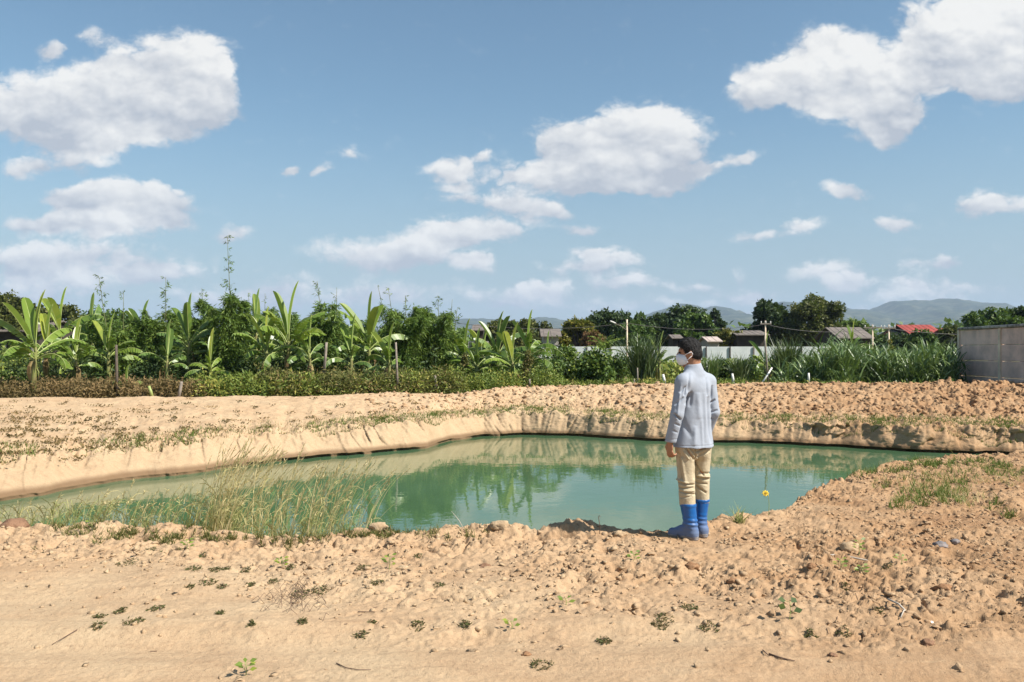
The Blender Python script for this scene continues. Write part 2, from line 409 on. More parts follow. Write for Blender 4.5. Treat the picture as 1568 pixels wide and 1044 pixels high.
# man's footing and the hidden foot of the near bank
dz[:r1] *= 1-0.75*np.exp(-(((Xg[:r1]-1.52)/.3)**2+((Yg[:r1]-6.98)/.2)**2))
lip = np.exp(-((nb[None, :]-Yg)/.28)**2)
dz += np.where(kk <= 1, .07*lip*clod(Xg*2.3, Yg*2.3, 8, .8)+.03*lip*np.abs(pn(Xg*4, Yg*4, 9)), 0)
dz += np.where(kk <= 1, .075*np.exp(-(((Xg-.62)/.34)**4))*np.exp(-((Yg-nb[None, :]+.02)/.13)**2)*(.7+.5*np.abs(pn(Xg*9, Yg*9, 23))), 0)
rise = np.where(kk <= 1, .10*ss(Yg, 8.5, 11.5)*ss(Xg, 5, 8), 0)
dz += rise
# far side
rt_ = ss(V, .05, .35)*np.ones_like(Yg)      # 0 left (smooth) .. 1 right (lumpy)
sl = Xg+(Zg+.9)*(.75-1.3*ss(V, -.05, .08))
wall = (kk == 4)
tw = np.clip((Zg+.83)/np.maximum(zt+.83, .1)[None, :], 0, 1)
flute = .10*(1-2*np.abs(pn(sl*2.6, Zg*.5, 61)))*(.7+.8*(1-rt_))*.6
flute += .045*(1-2*np.abs(pn(sl*7.5, Zg*1.1, 62)))
flute += .022*fbm(Xg*11, Zg*11, 4, 64)
crack = -.13*np.maximum(0, .08-np.abs(pn(sl*1.1, Zg*.25, 66)))/.08*ss(pn(Xg*.5, 0*Xg, 67), -.1, .2)
crack = crack-.07*np.maximum(0, .09-np.abs(pn(sl*3.4, Zg*.8, 69)))/.09*ss(pn(Xg*.8, Zg*2, 70), -.25, .15)-.03*clod(sl*6, Zg*5, 74, .5)
lump = rt_*(-.50*clod(sl*.9, Zg*1.1+Xg*.02, 65, .9)-.22*clod(sl*2.3, Zg*2.4, 68, .7)+.3)
dY = np.where((kk >= 3) & (kk <= 5), -(flute+crack)*1.0+lump*.55, 0)*1.0
fade = np.where(kk == 3, .6, np.where(kk == 4, .35+.65*np.sin(np.clip(tw, 0, 1)*pi/2), np.where(kk == 5, np.clip(1-(Yg-(rw+run)[None, :])/.45, 0, 1), 0)))
dY = dY*fade
Yd = Yg+dY
topd = np.where((kk >= 5) & (kk <= 8), 1.0, 0)*np.clip((Yg-(rw+run)[None, :])/.3, 0, 1)
clf = clod(Xg*2.4, Yg*2.4, 71, .6); clf2 = clod(Xg*5.5, Yg*5.5, 72, .6); clf3 = clod(Xg*11, Yg*11, 73, .6)
slopeA = ss(V, -.25, .12)*(1+.9*ss(V, .3, .5))*np.ones_like(Yg)
dz += topd*((.04*clf+.04*clf2+.03*clf3+.07*crumb(Xg*1.9, Yg*1.9, 111)+.05*crumb(Xg*4.3, Yg*4.3, 113)+.03*crumb(Xg*9, Yg*9, 115)-.085)*(.20+.50*slopeA)*np.where(kk == 6, 1.0, .45)+.06*fbm(Xg*.7, Yg*.7, 4, 75)+.02*fbm(Xg*5, Yg*5, 3, 76))
dz += np.where((kk == 6), -.14*ss(V, .25, .45)*np.maximum(0, fbm(Xg*1.2, Yg*1.2, 3, 79)), 0)
dz += np.where((kk == 4) | (kk == 5), (.05*fbm(Xg*3.4, Yg*3.4, 4, 78)+.03*clod(Xg*7, Yg*7, 80, .5)+.05*crumb(Xg*5, Yg*5, 117))*tw**2, 0)
far_m = (kk >= 8); dz = np.where(kk == 9, 0, dz)
Zf = Zg+dz
Vt = np.stack([Xg, Yd, Zf], -1).reshape(-1, 3)
nr, nc = Yg.shape
ii = (np.arange(nr-1)[:, None]*nc+np.arange(nc-1)[None, :]).ravel()
Fc = np.stack([ii, ii+1, ii+nc+1, ii+nc], 1)
def gh(x, y):
    """ground height near a plan point (nearest grid vertex)"""
    v0 = x/(y+4.0); c = int(np.clip(np.searchsorted(vs_, v0), 1, nc-1)); 
    if abs(vs_[c-1]-v0) < abs(vs_[c]-v0): c -= 1
    r = int(np.argmin(np.abs(Yd[:, c]-y)+np.where((Kz == 2) | (Kz == 3), 5, 0)))
    return float(Zf[r, c])
# soil tone: 0 pale sand .. 1 reddish brown ; veg: soil under the brush
tone = (.16+.38*ss(PX, 500, 1500)+.14*ss(Yg, 5.2, 6.4))*(kk <= 1)+np.where((kk >= 4) & (kk <= 7), .15+.55*ss(V, -.02, .45)*np.where(kk >= 6, 1, .75), 0)
tone = tone+.22*fbm(Xg*.9, Yg*.9, 3, 81)
pale = np.where(kk == 4, 1-ss(V, .1, .45), 0)
wet = np.where(kk <= 2, ss(-Zf, .62, .82), 0)+np.where((kk == 3) | (kk == 4), ss(-Zf, .70, .80), 0)
veg = np.where(kk >= 7, ss(Yg-yc[None, :], .4, 1.2), 0)

gm, t, b = new_mat('dry_soil')
def fattr(t, n):
    a = t.nodes.new('ShaderNodeAttribute'); a.attribute_name = n; return a.outputs['Fac']
oc = objco(t)
na = noise(t, oc, 1.6, 8, .62); nb_ = noise(t, oc, 38, 4, .7); nc_ = noise(t, oc, 7, 6, .65)
tn = mth(t, 'ADD', fattr(t, 'tone'), mth(t, 'MULTIPLY_ADD', na, .9, -.45), clamp=True)
c = ramp(t, tn, [(0.0, (.50, .362, .222)), (.35, (.45, .302, .178)), (.7, (.36, .215, .112)), (1.0, (.26, .135, .066))])
c = mixc(t, mth(t, 'MULTIPLY', fattr(t, 'pale'), .55), c, (.40, .29, .178))
c = mixc(t, mth(t, 'MULTIPLY', sstep(t, nc_, .5, .78), .30), c, (.27, .165, .095))
c = mixc(t, mth(t, 'MULTIPLY', sstep(t, nb_, .50, .72), .45), c, (.22, .135, .08))
c = mixc(t, mth(t, 'MULTIPLY', sstep(t, nb_, .5, .2), .25), c, (.54, .41, .27))
mp = nd(t, 'ShaderNodeMapping'); t.links.new(oc, mp.inputs[0]); mp.inputs['Scale'].default_value = (.8, 4.5, 1); mp.inputs['Rotation'].default_value = (0, 0, .12)
stk = noise(t, mp.outputs[0], 2.2, 7, .65)
c = mixc(t, mth(t, 'MULTIPLY', sstep(t, stk, .48, .72), .35), c, (.31, .20, .115))
c = mixc(t, mth(t, 'MULTIPLY', sstep(t, stk, .46, .30), .30), c, (.55, .40, .25))
c = mixc(t, mth(t, 'MULTIPLY', fattr(t, 'wet'), .85), c, (.16, .095, .05))
vg = mixc(t, sstep(t, noise(t, oc, .6, 5, .6), .4, .6), (.10, .13, .035), (.17, .12, .055))
c = mixc(t, fattr(t, 'veg'), c, vg)
t.links.new(c, b.inputs['Base Color']); b.inputs['Roughness'].default_value = .95
b.inputs['Specular IOR Level'].default_value = .15
bp = t.nodes.new('ShaderNodeBump'); bp.inputs['Strength'].default_value = .8; bp.inputs['Distance'].default_value = .012
hsum = mth(t, 'ADD', noise(t, oc, 55, 5, .7), mth(t, 'MULTIPLY', noise(t, oc, 160, 3, .7), .5))
t.links.new(hsum, bp.inputs['Height']); t.links.new(bp.outputs[0], b.inputs['Normal'])
g = mesh_np('ground', Vt, Fc, gm, None, True, vattr={'tone': tone.ravel(), 'pale': pale.ravel(), 'wet': np.clip(wet, 0, 1).ravel(), 'veg': veg.ravel()})
tag(g, kind='structure')

# ------------------------------------------------------------ pond water (silty, turquoise)
wm, t, b = new_mat('pond_water')
oc = objco(t)
mp = nd(t, 'ShaderNodeMapping'); t.links.new(oc, mp.inputs[0]); mp.inputs['Scale'].default_value = (1, 1, 1)
cN = noise(t, oc, .25, 3, .5)
t.links.new(mixc(t, sstep(t, cN, .35, .65), (.058, .118, .055), (.074, .142, .072)), b.inputs['Base Color'])
b.inputs['Roughness'].default_value = .015; b.inputs['IOR'].default_value = 1.333
bp = t.nodes.new('ShaderNodeBump'); bp.inputs['Strength'].default_value = .10; bp.inputs['Distance'].default_value = .02
hh = mth(t, 'ADD', noise(t, oc, 3.0, 3, .5), mth(t, 'MULTIPLY', noise(t, oc, 11.0, 2, .5), .25))
t.links.new(hh, bp.inputs['Height']); t.links.new(bp.outputs[0], b.inputs['Normal'])
w_ = mesh_np('pond_water', [(-14, 5.5, ZW), (27, 5.5, ZW), (27, 26, ZW), (-14, 26, ZW)], np.array([[0, 1, 2, 3]]), wm)
tag(w_, kind='structure')
# ------------------------------------------------------------ distant hills
def hills():
    mt, t, b = new_mat('forested_hill')
    oc = objco(t)
    n = noise(t, oc, .018, 8, .7)
    t.links.new(ramp(t, n, [(.3, (.016, .026, .014)), (.5, (.040, .055, .026)), (.62, (.10, .105, .06))]), b.inputs['Base Color'])
    b.inputs['Roughness'].default_value = .95; b.inputs['Specular IOR Level'].default_value = .1
    def ridge(name, prof, Y0, depth, seed):
        pr = np.array(prof, float); us = (pr[:, 0]-CX)/F
        uu = np.linspace(us[0], us[-1], 420); n_ = 44
        t_ = np.linspace(0, 1, n_)[:, None]
        top = np.interp(uu, us, (HZ-pr[:, 1])/F)[None, :]
        Y = Y0+depth*(t_*2-1)*np.ones_like(uu)[None, :]
        X = uu[None, :]*Y0*np.ones_like(Y)+0*Y
        X = X*(.6+.4*Y/Y0)
        h = top*Y0*(1-np.abs(t_*2-1)**1.3)
        g_ = np.abs(fbm(X/420, Y/420, 4, seed))*.55+.12*fbm(X/110, Y/110, 3, seed+5)
        h = h*(1-(.62*g_)*np.minimum(1, np.abs(t_*2-1)*3))+6*fbm(X/60, Y/60, 3, seed+9)*(h > 8)
        h += 3.5*clod(X/22, Y/22, seed, .9)*(h > 8)
        h = np.where(t_ <= 0, -1, np.where(t_ >= 1, -1, h))
        Vv = np.stack([X, Y, h-.5], -1).reshape(-1, 3); nc_ = len(uu)
        i = (np.arange(n_-1)[:, None]*nc_+np.arange(nc_-1)[None, :]).ravel()
        o = mesh_np(name, Vv, np.stack([i, i+1, i+nc_+1, i+nc_], 1), mt, None, True)
        tag(o, kind='structure')
    ridge('hills', [(300,528),(450,510),(560,503),(680,497),(700,488),(745,487),(800,491),(825,484),(850,487),(880,492),(920,493),(950,492),(975,486),(1000,477),(1040,464),(1058,466),(1074,472),(1090,468),(1112,470),(1140,481),(1150,482),(1165,474),(1190,461),(1235,464),(1275,469),(1330,474),(1342,470),(1365,460),(1395,459),(1420,460),(1447,455),(1480,461),(1520,464),(1555,474),(1580,480),(1640,486),(1720,480),(1850,478),(2000,490),(2200,510),(2500,530)], 4600, 1900, 5)
    ridge('hills', [(1150,536),(1240,524),(1300,510),(1340,505),(1390,498),(1430,488),(1470,483),(1500,487),(1540,480),(1590,486),(1680,500),(1800,515),(1900,532)], 3300, 700, 9)
hills()

# ------------------------------------------------------------ foliage tools
def unit(a): return a/(np.linalg.norm(a, axis=-1, keepdims=True)+1e-9)
class LF:
    """collects leaves (4-corner blades) with a random tone each"""
    def __init__(s): s.v = []; s.r = []
    def add(s, C, D, Ln, Wd, rnd=None, up=None, mid=.45):
        C = np.asarray(C, float).reshape(-1, 3); n = len(C); D = unit(np.broadcast_to(D, (n, 3)))
        upv = rng.normal(size=(n, 3)) if up is None else np.broadcast_to(up, (n, 3))+.25*rng.normal(size=(n, 3))
        sd = unit(np.cross(D, upv)); Ln = np.broadcast_to(Ln, (n,))[:, None]; Wd = np.broadcast_to(Wd, (n,))[:, None]
        nn = np.cross(sd, D)
        q = np.stack([C, C+D*Ln*mid+sd*Wd/2+nn*Wd*.1, C+D*Ln-nn*Ln*.06, C+D*Ln*mid-sd*Wd/2+nn*Wd*.1], 1)
        s.v.append(q.reshape(-1, 3)); s.r.append(rng.random(n) if rnd is None else np.clip(np.broadcast_to(rnd, (n,)), 0, 1))
    def strip(s, P, Wd, side, rnd):
        """P (n,k,3) centre lines, Wd (k,) widths, side (n,3)"""
        n, k, _ = P.shape; sd = side[:, None, :]*np.asarray(Wd)[None, :, None]*.5 if np.ndim(Wd) == 1 else side[:, None, :]*Wd[:, :, None]*.5
        a = P-sd; b_ = P+sd
        q = np.stack([a[:, :-1], b_[:, :-1], b_[:, 1:], a[:, 1:]], 2).reshape(-1, 3)
        s.v.append(q); s.r.append(np.repeat(np.broadcast_to(rnd, (n,)), k-1))
    def build(s, name, mat, parent=None, **kw):
        v = np.concatenate(s.v); f = np.arange(len(v)).reshape(-1, 4)
        return mesh_np(name, v, f, mat, parent, False, fattr={'rnd': np.concatenate(s.r)}, **kw)
M = {}
M['banana'] = leafmat('banana_leaf', (0.119, 0.200, 0.030), (0.210, 0.300, 0.042), (0.378, 0.413, 0.061), .38, .35, .6)
M['banana_dark'] = leafmat('banana_leaf_dark', (0.071, 0.133, 0.030), (0.133, 0.217, 0.041), (0.235, 0.308, 0.054), .38, .3, .6)
M['dead'] = leafmat('dead_banana_leaf', (.16, .10, .045), (.26, .18, .08), (.34, .27, .12), .8, .2, .2)
M['stem'] = plain('banana_stem', (.20, .24, .06), .6, .2, 6, .2, .4, (.16, .13, .05))
M['rib'] = plain('banana_rib', (.33, .38, .12), .5, .1, 6)
M['bamboo'] = leafmat('bamboo_leaf', (.06, .115, .022), (.14, .215, .038), (.27, .34, .06), .55, .32, .3)
M['bamboo_b'] = leafmat('bamboo_leaf_pale', (0.078, 0.133, 0.027), (0.141, 0.224, 0.041), (0.251, 0.308, 0.054), .55, .28, .3)
M['culm'] = plain('bamboo_culm', (.16, .17, .06), .5, .2, 6)
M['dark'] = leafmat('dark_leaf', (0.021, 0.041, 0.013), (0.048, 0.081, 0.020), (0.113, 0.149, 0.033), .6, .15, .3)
M['olive'] = leafmat('olive_leaf', (0.051, 0.062, 0.016), (0.109, 0.117, 0.025), (0.204, 0.182, 0.038), .6, .2, .3)
M['mid'] = leafmat('mid_leaf', (0.042, 0.083, 0.017), (0.101, 0.165, 0.029), (0.218, 0.270, 0.044), .55, .22, .35)
M['bright'] = leafmat('bright_leaf', (0.067, 0.120, 0.017), (0.148, 0.216, 0.035), (0.269, 0.312, 0.047), .5, .28, .4)
M['yellow'] = leafmat('yellow_leaf', (0.103, 0.103, 0.017), (0.219, 0.196, 0.028), (0.361, 0.276, 0.045), .5, .25, .3)
M['brown'] = leafmat('dry_leaf', (0.109, 0.065, 0.028), (0.233, 0.124, 0.057), (0.320, 0.208, 0.088), .8, .1, .2)
M['brush'] = leafmat('brush_leaf', (.07, .085, .025), (.155, .15, .045), (.27, .19, .08), .7, .2, .2)
M['brushb'] = leafmat('dry_brush_leaf', (.085, .07, .028), (.19, .13, .055), (.30, .20, .095), .8, .15, .2)
M['brushg'] = leafmat('brush_green', (0.081, 0.136, 0.025), (0.197, 0.240, 0.043), (0.358, 0.320, 0.070), .6, .2, .3)
M['napier'] = leafmat('tall_grass_leaf', (.05, .10, .03), (.16, .23, .07), (.38, .44, .20), .42, .22, .5)
M['napier_d'] = leafmat('tall_grass_leaf_dark', (0.044, 0.077, 0.034), (0.102, 0.140, 0.054), (0.220, 0.252, 0.109), .45, .2, .5)
M['short'] = leafmat('short_grass_leaf', (.07, .12, .02), (.13, .18, .035), (.25, .22, .07), .7, .2, .2)
M['straw'] = leafmat('straw_grass_leaf', (.32, .32, .11), (.56, .46, .22), (.70, .56, .32), .6, .35, .3)
M['reedg'] = leafmat('reed_green_leaf', (.20, .25, .08), (.38, .37, .14), (.56, .47, .23), .6, .35, .3)
M['bark'] = plain('bark', (.13, .10, .075), .9, .25, 5, .5)
M['post'] = plain('weathered_post', (.30, .25, .20), .9, .25, 9, .4)
M['white'] = plain('white_post', (.78, .75, .70), .7, .08, 6, .2)
M['concrete'] = plain('concrete', (.40, .36, .31), .9, .12, 3, .4)

def tree(px, Y, top, wpx, mat, label, base=None, seed=0, cat='tree', group=None, leaf=.38, n=5200, squash=1.0, nlob=22, name='broadleaf_tree', bottom=None, fill=1.0):
    """crown of leaf clumps on limbs; top is pixel row, wpx crown width in photo pixels"""
    r = np.random.default_rng(seed+100)
    wpx = wpx*1.16; x = wx(px, Y); zt_ = wz(top, Y); R = wpx/F*Y/2; z0 = 0
    zb = wz(bottom, Y) if bottom else zt_*.22
    Hc = (zt_-zb)
    root = empty(name, (x, Y, z0), label, cat, group)
    tr = MB(); sc = zt_
    tr.tube([(0,0,-.2),(.05*R*r.normal(),.0,zb*.6),(.1*R*r.normal(),0,zb+Hc*.35)], [.045*sc, .034*sc, .02*sc], 8)
    lob = []
    for k in range(nlob):
        a = r.uniform(0, 2*pi); hh = r.uniform(0, 1)**.8; rad = math.sqrt(max(0, 1-(hh*1.5-.6)**2))*r.uniform(.35, .78)
        rad *= 1.25; c = np.array([cos(a)*rad*R, sin(a)*rad*R, zb+Hc*(.12+.70*hh)]); lr = R*r.uniform(.30, .48)*(1-.25*hh)
        lr = min(lr, Hc*.3)
        c[2] = min(c[2], zt_-lr*.85); lob.append((c, lr))
    lob.append((np.array([R*.1*r.normal(), 0, zt_-R*.42*min(1, Hc/R/2)]), R*.42*min(1, Hc/R/2)))
    for c, lr in lob[::2]:
        st = np.array([0, 0, zb*.75]); tr.tube([st, (st+c)/2+np.array([0, 0, .06*sc]), c], [.017*sc, .011*sc, .005*sc], 5)
    tr.build('trunk', M['bark'], root, True)
    lf = LF(); tot = sum(l*l for _, l in lob)
    for c, lr in lob:
        m_ = int(n*lr*lr/tot); d = unit(r.normal(size=(m_, 3)))
        # small sub-clumps inside each lobe give an uneven outline
        sub = unit(r.normal(size=(26, 3))); sr = r.uniform(.12, .34, 26)
        kx = r.integers(0, 26, m_); rad = lr*(.60+.30*r.random(26)[kx])
        p = c+sub[kx]*rad[:, None]*fill+d*(lr*sr[kx]*r.uniform(.5, 1.05, m_))[:, None]
        p[:, 2] = c[2]+(p[:, 2]-c[2])*squash
        out = unit(p-c); dr = unit(out*.7+.9*r.normal(size=(m_, 3))+np.array([0, 0, -.25]))
        up = unit(out+.5*r.normal(size=(m_, 3)))
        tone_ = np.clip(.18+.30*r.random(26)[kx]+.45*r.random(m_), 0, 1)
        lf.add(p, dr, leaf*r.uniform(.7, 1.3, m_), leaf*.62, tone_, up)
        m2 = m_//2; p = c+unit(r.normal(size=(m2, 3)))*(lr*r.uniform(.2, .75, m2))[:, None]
        lf.add(p, unit(r.normal(size=(m2, 3))), leaf*1.6, leaf*1.3, .15*r.random(m2))  # inner leaves keep the darkest tones: crown shade painted into their colour
    lf.build('crown', mat, root)
    return root

def banana(px, Y, top, base_z=0.0, n=9, seed=0, mat='banana', label='', lean=0.0, spread=1.0, name='banana_plant', crown_frac=.52, up=3, group=None, W=.30):
    r = np.random.default_rng(seed+500)
    x = wx(px, Y); H = wz(top, Y)-base_z
    root = empty(name, (x, Y, base_z), label, 'banana plant', group)
    th = H*(1-crown_frac); lx = lean*th
    tp = np.array([lx, 0, th])
    st = MB(); st.tube([(0,0,-.1),(lx*.3,0,th*.35),(lx*.7,0,th*.7),tuple(tp),(lx*1.1,0,th*1.12)], [.10, .085, .07, .055, .03], 9)
    # dead sheaths round the stem
    for k in range(4):
        a = r.uniform(0, 6.28); z1 = th*r.uniform(.3, .9)
        st.tube([(lx*z1/th+.07*cos(a), .07*sin(a), z1), (lx*z1/th+.13*cos(a), .13*sin(a), z1-.12), (lx*z1/th+.12*cos(a), .12*sin(a), z1-.4)], [.022, .02, .006], 5)
    st.build('stem', M['stem'], root, True)
    dl = LF()
    for k in range(r.integers(1, 4)):
        a = r.uniform(0, 6.28); q = np.array([[0, 0, 0], [.16, 0, .03], [.27, 0, -.14], [.27, 0, -.36], [.22, 0, -.62]])*(.75+.2*H/3.2)
        q[:, 1] = q[:, 0]*sin(a); q[:, 0] = q[:, 0]*cos(a); q = q+tp*np.array([.9, 1, r.uniform(.7, .95)]); 
        for s_ in (-.5, .6): dl.strip(q[None]+np.array([[[sin(a)*.05*s_, -cos(a)*.05*s_, 0]]]), np.array([.02, .04, .09, .11, .03]), np.array([[-sin(a), cos(a), s_*.5]]), r.random())
    dl.build('dead_leaves', M['dead'], root)
    lf = LF(); rb = MB()
    Lb = H*crown_frac*1.0
    for k in range(n):
        az = k*2.4+r.uniform(-.8, .8)
        f = k/max(1, n-1)
        if k >= up and r.random() < .12: continue
        if k < up: e0 = radians(88 if k == 0 else r.uniform(58, 76)); bend = r.uniform(.05, .45); ln = Lb*(1.0 if k == 0 else r.uniform(.82, .98))
        else: e0 = radians(np.interp(f, [0, 1], [70, 25])+r.uniform(-8, 8)); bend = r.uniform(1.3, 2.3)*(.6+.6*f); ln = Lb*r.uniform(.55, 1.05)*spread
        m_ = 13; p = tp+np.array([0, 0, .10*th-f*.28*th]); pts = [p.copy()]; e = e0; ds = ln/m_
        for i in range(m_):
            p = p+ds*np.array([cos(e)*cos(az), cos(e)*sin(az), sin(e)]); pts.append(p.copy()); e -= bend/m_*(.35+1.3*i/m_)
        pts = np.array(pts); T = unit(np.gradient(pts, axis=0)); sd = unit(np.cross(T, [0, 0, 1.0])); 
        roll = r.uniform(-.5, .5); nn = unit(np.cross(sd, T)); sd = sd*cos(roll)+nn*sin(roll); nn = np.cross(sd, T)
        rb.tube(pts, np.linspace(.022, .004, len(pts)), 4)
        young = k < up
        base = r.uniform(.45, 1.0) if young else r.uniform(.05, .75)
        Wl = W*.56*(.75+.25*H/3.2)*(.45 if k == 0 else r.uniform(.8, 1.15))
        for sgn in (-1, 1):
            fold = radians(r.uniform(30, 60)) if young else radians(r.uniform(-60, -5))
            for i in range(2, m_):
                t0, t1 = (i-2)/(m_-2), (i-1)/(m_-2)
                w0, w1 = [Wl*max(.04, math.sin(min(1, tt*2.4+.15)*pi/2)*max(0, 1-(max(0, tt-.35)/.65)**5*.94)**.8) for tt in (t0, t1)]
                fo = fold-(0 if young else r.uniform(0, .55))
                torn = (not young) and r.random() < .45
                g0 = .10*ds if torn else 0
                o0 = sgn*sd[i]*cos(fo)+nn[i]*sin(fo); o1 = sgn*sd[i+1]*cos(fo)+nn[i+1]*sin(fo)
                a_, b_ = pts[i], pts[i+1]
                lf.v.append(np.array([a_+T[i]*g0, b_-T[i]*g0, b_+o1*w1+T[i]*(.35*w1-g0), a_+o0*w0+T[i]*(.35*w0+g0)])); lf.r.append(np.array([np.clip(base+r.uniform(-.1, .1), 0, 1)]))
    lf.build('crown', M[mat], root); rb.build('leaf_rib', M['rib'], root, True)
    return root

def bamboo(px, Y, top, wpx, seed, label, shoots=(), mat='bamboo', n=620, base_z=0.0):
    r = np.random.default_rng(seed+900)
    x = wx(px, Y); H = wz(top, Y)-base_z; R = wpx/F*Y/2
    root = empty('bamboo_clump', (x, Y, base_z), label, 'bamboo')
    cu = MB(); lf = LF(); cul = []
    for k in range(13):
        a = r.uniform(0, 6.28); rr = R*r.uniform(.1, .75); h = H*r.uniform(.7, 1.0)
        t_ = np.linspace(0, 1, 7)[:, None]
        P_ = np.array([[cos(a), sin(a), 0]])*(.12*R+rr*t_**1.9)+np.array([[0, 0, 1.]])*(h*np.sin(t_*pi/2*.92))
        cu.tube(P_, np.linspace(.022, .006, 7), 5); cul.append(P_)
    for (sx, st, dn) in shoots:                         # thin bare shoots above the clump: dx px, top px, density
        h = wz(st, Y)-base_z; dx = sx/F*Y
        t_ = np.linspace(0, 1, 9)[:, None]
        P_ = np.array([[1, 0, 0]])*(dx*(.3+.7*t_)+.10*h*.15*np.sin(t_*4))+np.array([[0, 1, 0]])*(.05*t_)+np.array([[0, 0, 1.]])*(h*t_)
        cu.tube(P_, np.linspace(.028, .007, 9), 5)
        zs = r.uniform(.45, 1.0, dn)
        for z in zs:
            c = np.array([np.interp(z, t_[:, 0], P_[:, j]) for j in range(3)]); a = r.uniform(0, 6.28)
            ln = r.uniform(.15, .5)*(1.25-z); q = c+np.array([cos(a)*ln, sin(a)*ln, ln*.7])
            cu.tube([c, q], [.006, .003], 3)
            m_ = r.integers(3, 8); C = c+(q-c)*r.uniform(.3, 1.05, (m_, 1))
            lf.add(C, unit(np.array([cos(a), sin(a), -.35])+.7*r.normal(size=(m_, 3))), r.uniform(.09, .17, m_), .032)
    cu.build('culms', M['culm'], root, True)
    # feathery side branches, each an arc carrying hanging leaves
    for k in range(n):
        P_ = cul[r.integers(len(cul))]; z = r.uniform(.12, 1.0)**.8; 
        c = np.array([np.interp(z, np.linspace(0, 1, 7), P_[:, j]) for j in range(3)])
        a = math.atan2(c[1], c[0])+r.normal()*1.1; ln = r.uniform(.35, .85)*R*.8*(1.15-.65*z)
        m_ = 15; t_ = np.linspace(.1, 1, m_)[:, None]
        arc = c+np.array([[cos(a), sin(a), 0]])*ln*t_+np.array([[0, 0, 1.]])*ln*(.75*t_-1.15*t_**2)
        tone_ = np.clip(r.uniform(0, .75)+.25*r.random(m_), 0, 1)
        d = unit(np.array([cos(a)*.6, sin(a)*.6, -.55])+.55*r.normal(size=(m_, 3)))
        lf.add(arc, d, r.uniform(.13, .24, m_), .036, tone_)
    lf.build('foliage', M[mat], root)
    return root

def blades(lf, X, Y, Z, Ln, Wd, r, lean=.35, droop=.9, k=5, rnd=None, wind=(0, 0)):
    """grass blades as curved strips from the given feet"""
    n = len(X); a = r.uniform(0, 2*pi, n); t_ = np.linspace(0, 1, k)[None, :]
    ln = np.broadcast_to(Ln, (n,))[:, None]; l0 = (lean*r.uniform(.2, 1, n))[:, None]; dr = (droop*r.uniform(.2, 1, n))[:, None]
    th = l0+dr*t_**1.3
    ds = ln/(k-1)
    hx = np.concatenate([np.zeros((n, 1)), np.cumsum(np.sin(th[:, :-1])*ds, 1)], 1); hz_ = np.concatenate([np.zeros((n, 1)), np.cumsum(np.cos(th[:, :-1])*ds, 1)], 1)
    P_ = np.stack([X[:, None]+np.cos(a)[:, None]*hx+wind[0]*ln*t_**1.6, Y[:, None]+np.sin(a)[:, None]*hx+wind[1]*ln*t_**1.6, Z[:, None]+hz_], -1)
    b2 = a+r.normal(size=n)*.6; sd = np.stack([-np.sin(b2), np.cos(b2), np.zeros(n)], -1)
    # face strips roughly any way; widths taper to the tip
    wd = np.broadcast_to(Wd, (n,))[:, None]*np.array([.6, 1, .85, .55, .12])[None, :k] if k == 5 else np.broadcast_to(Wd, (n,))[:, None]*np.linspace(1, .15, k)[None, :]
    lf.strip(P_, wd, sd, rng.random(n) if rnd is None else rnd)
    return P_

def grass_clump(px, Y, top, wpx, seed, label, mat='napier', n=190, base_z=0.0, group=None, name='tall_grass_clump'):
    r = np.random.default_rng(seed+1500); x = wx(px, Y); H = wz(top, Y)-base_z; R = wpx/F*Y/2
    root = empty(name, (x, Y, base_z), label, 'grass clump', group)
    lf = LF(); st = MB()
    a = r.uniform(0, 6.28, n); rr = R*.45*np.sqrt(r.random(n))
    X, Y_ = np.cos(a)*rr, np.sin(a)*rr
    blades(lf, X, Y_, r.uniform(0, .55, n)*H*.8, H*r.uniform(.4, .75, n), .05, r, .5, 1.5)
    blades(lf, X[:n//2], Y_[:n//2], np.zeros(n//2), H*r.uniform(.8, 1.15, n//2), .055, r, .35, .9)
    lf.build('blades', M[mat], root)
    for k in range(16):
        a = r.uniform(0, 6.28); st.tube([(cos(a)*R*.3, sin(a)*R*.3, -.05), (cos(a)*R*.45, sin(a)*R*.45, H*.7)], [.014, .008], 4)
    st.build('canes', M['culm'], root)
    return root
def shrub(px, Y, top, wpx, seed, mat, label, leaf=.13, n=2600, base_z=0.0, name='shrub', group=None):
    r = np.random.default_rng(seed+2500); x = wx(px, Y); H = wz(top, Y)-base_z; R = wpx/F*Y/2
    root = empty(name, (x, Y, base_z), label, 'shrub', group)
    st = MB(); lf = LF(); lob = []
    for k in range(11):
        a = r.uniform(0, 6.28); rad = r.uniform(0, .7); h = r.uniform(.3, .85)
        c = np.array([cos(a)*rad*R, sin(a)*rad*R*.8, H*h]); lob.append((c, min(R*.42, H*.3)*r.uniform(.7, 1.1)))
        st.tube([(c[0]*.15, c[1]*.15, -.05), (c[0]*.5, c[1]*.5, H*h*.5), tuple(c)], [.03, .018, .006], 5)
    lob.append((np.array([0, 0, H-min(R*.35, H*.25)]), min(R*.35, H*.25)))
    for c, lr in lob:
        m_ = n//len(lob); d = unit(r.normal(size=(m_, 3))); p = c+d*(lr*r.uniform(.45, 1.08, m_)**.6)[:, None]
        lf.add(p, unit(d*.6+r.normal(size=(m_, 3))*.8+np.array([0, 0, -.3])), leaf*r.uniform(.6, 1.3, m_), leaf*.6, None, unit(d+.5*r.normal(size=(m_, 3))))
    st.build('branches', M['bark'], root, True); lf.build('foliage', M[mat], root)
    return root
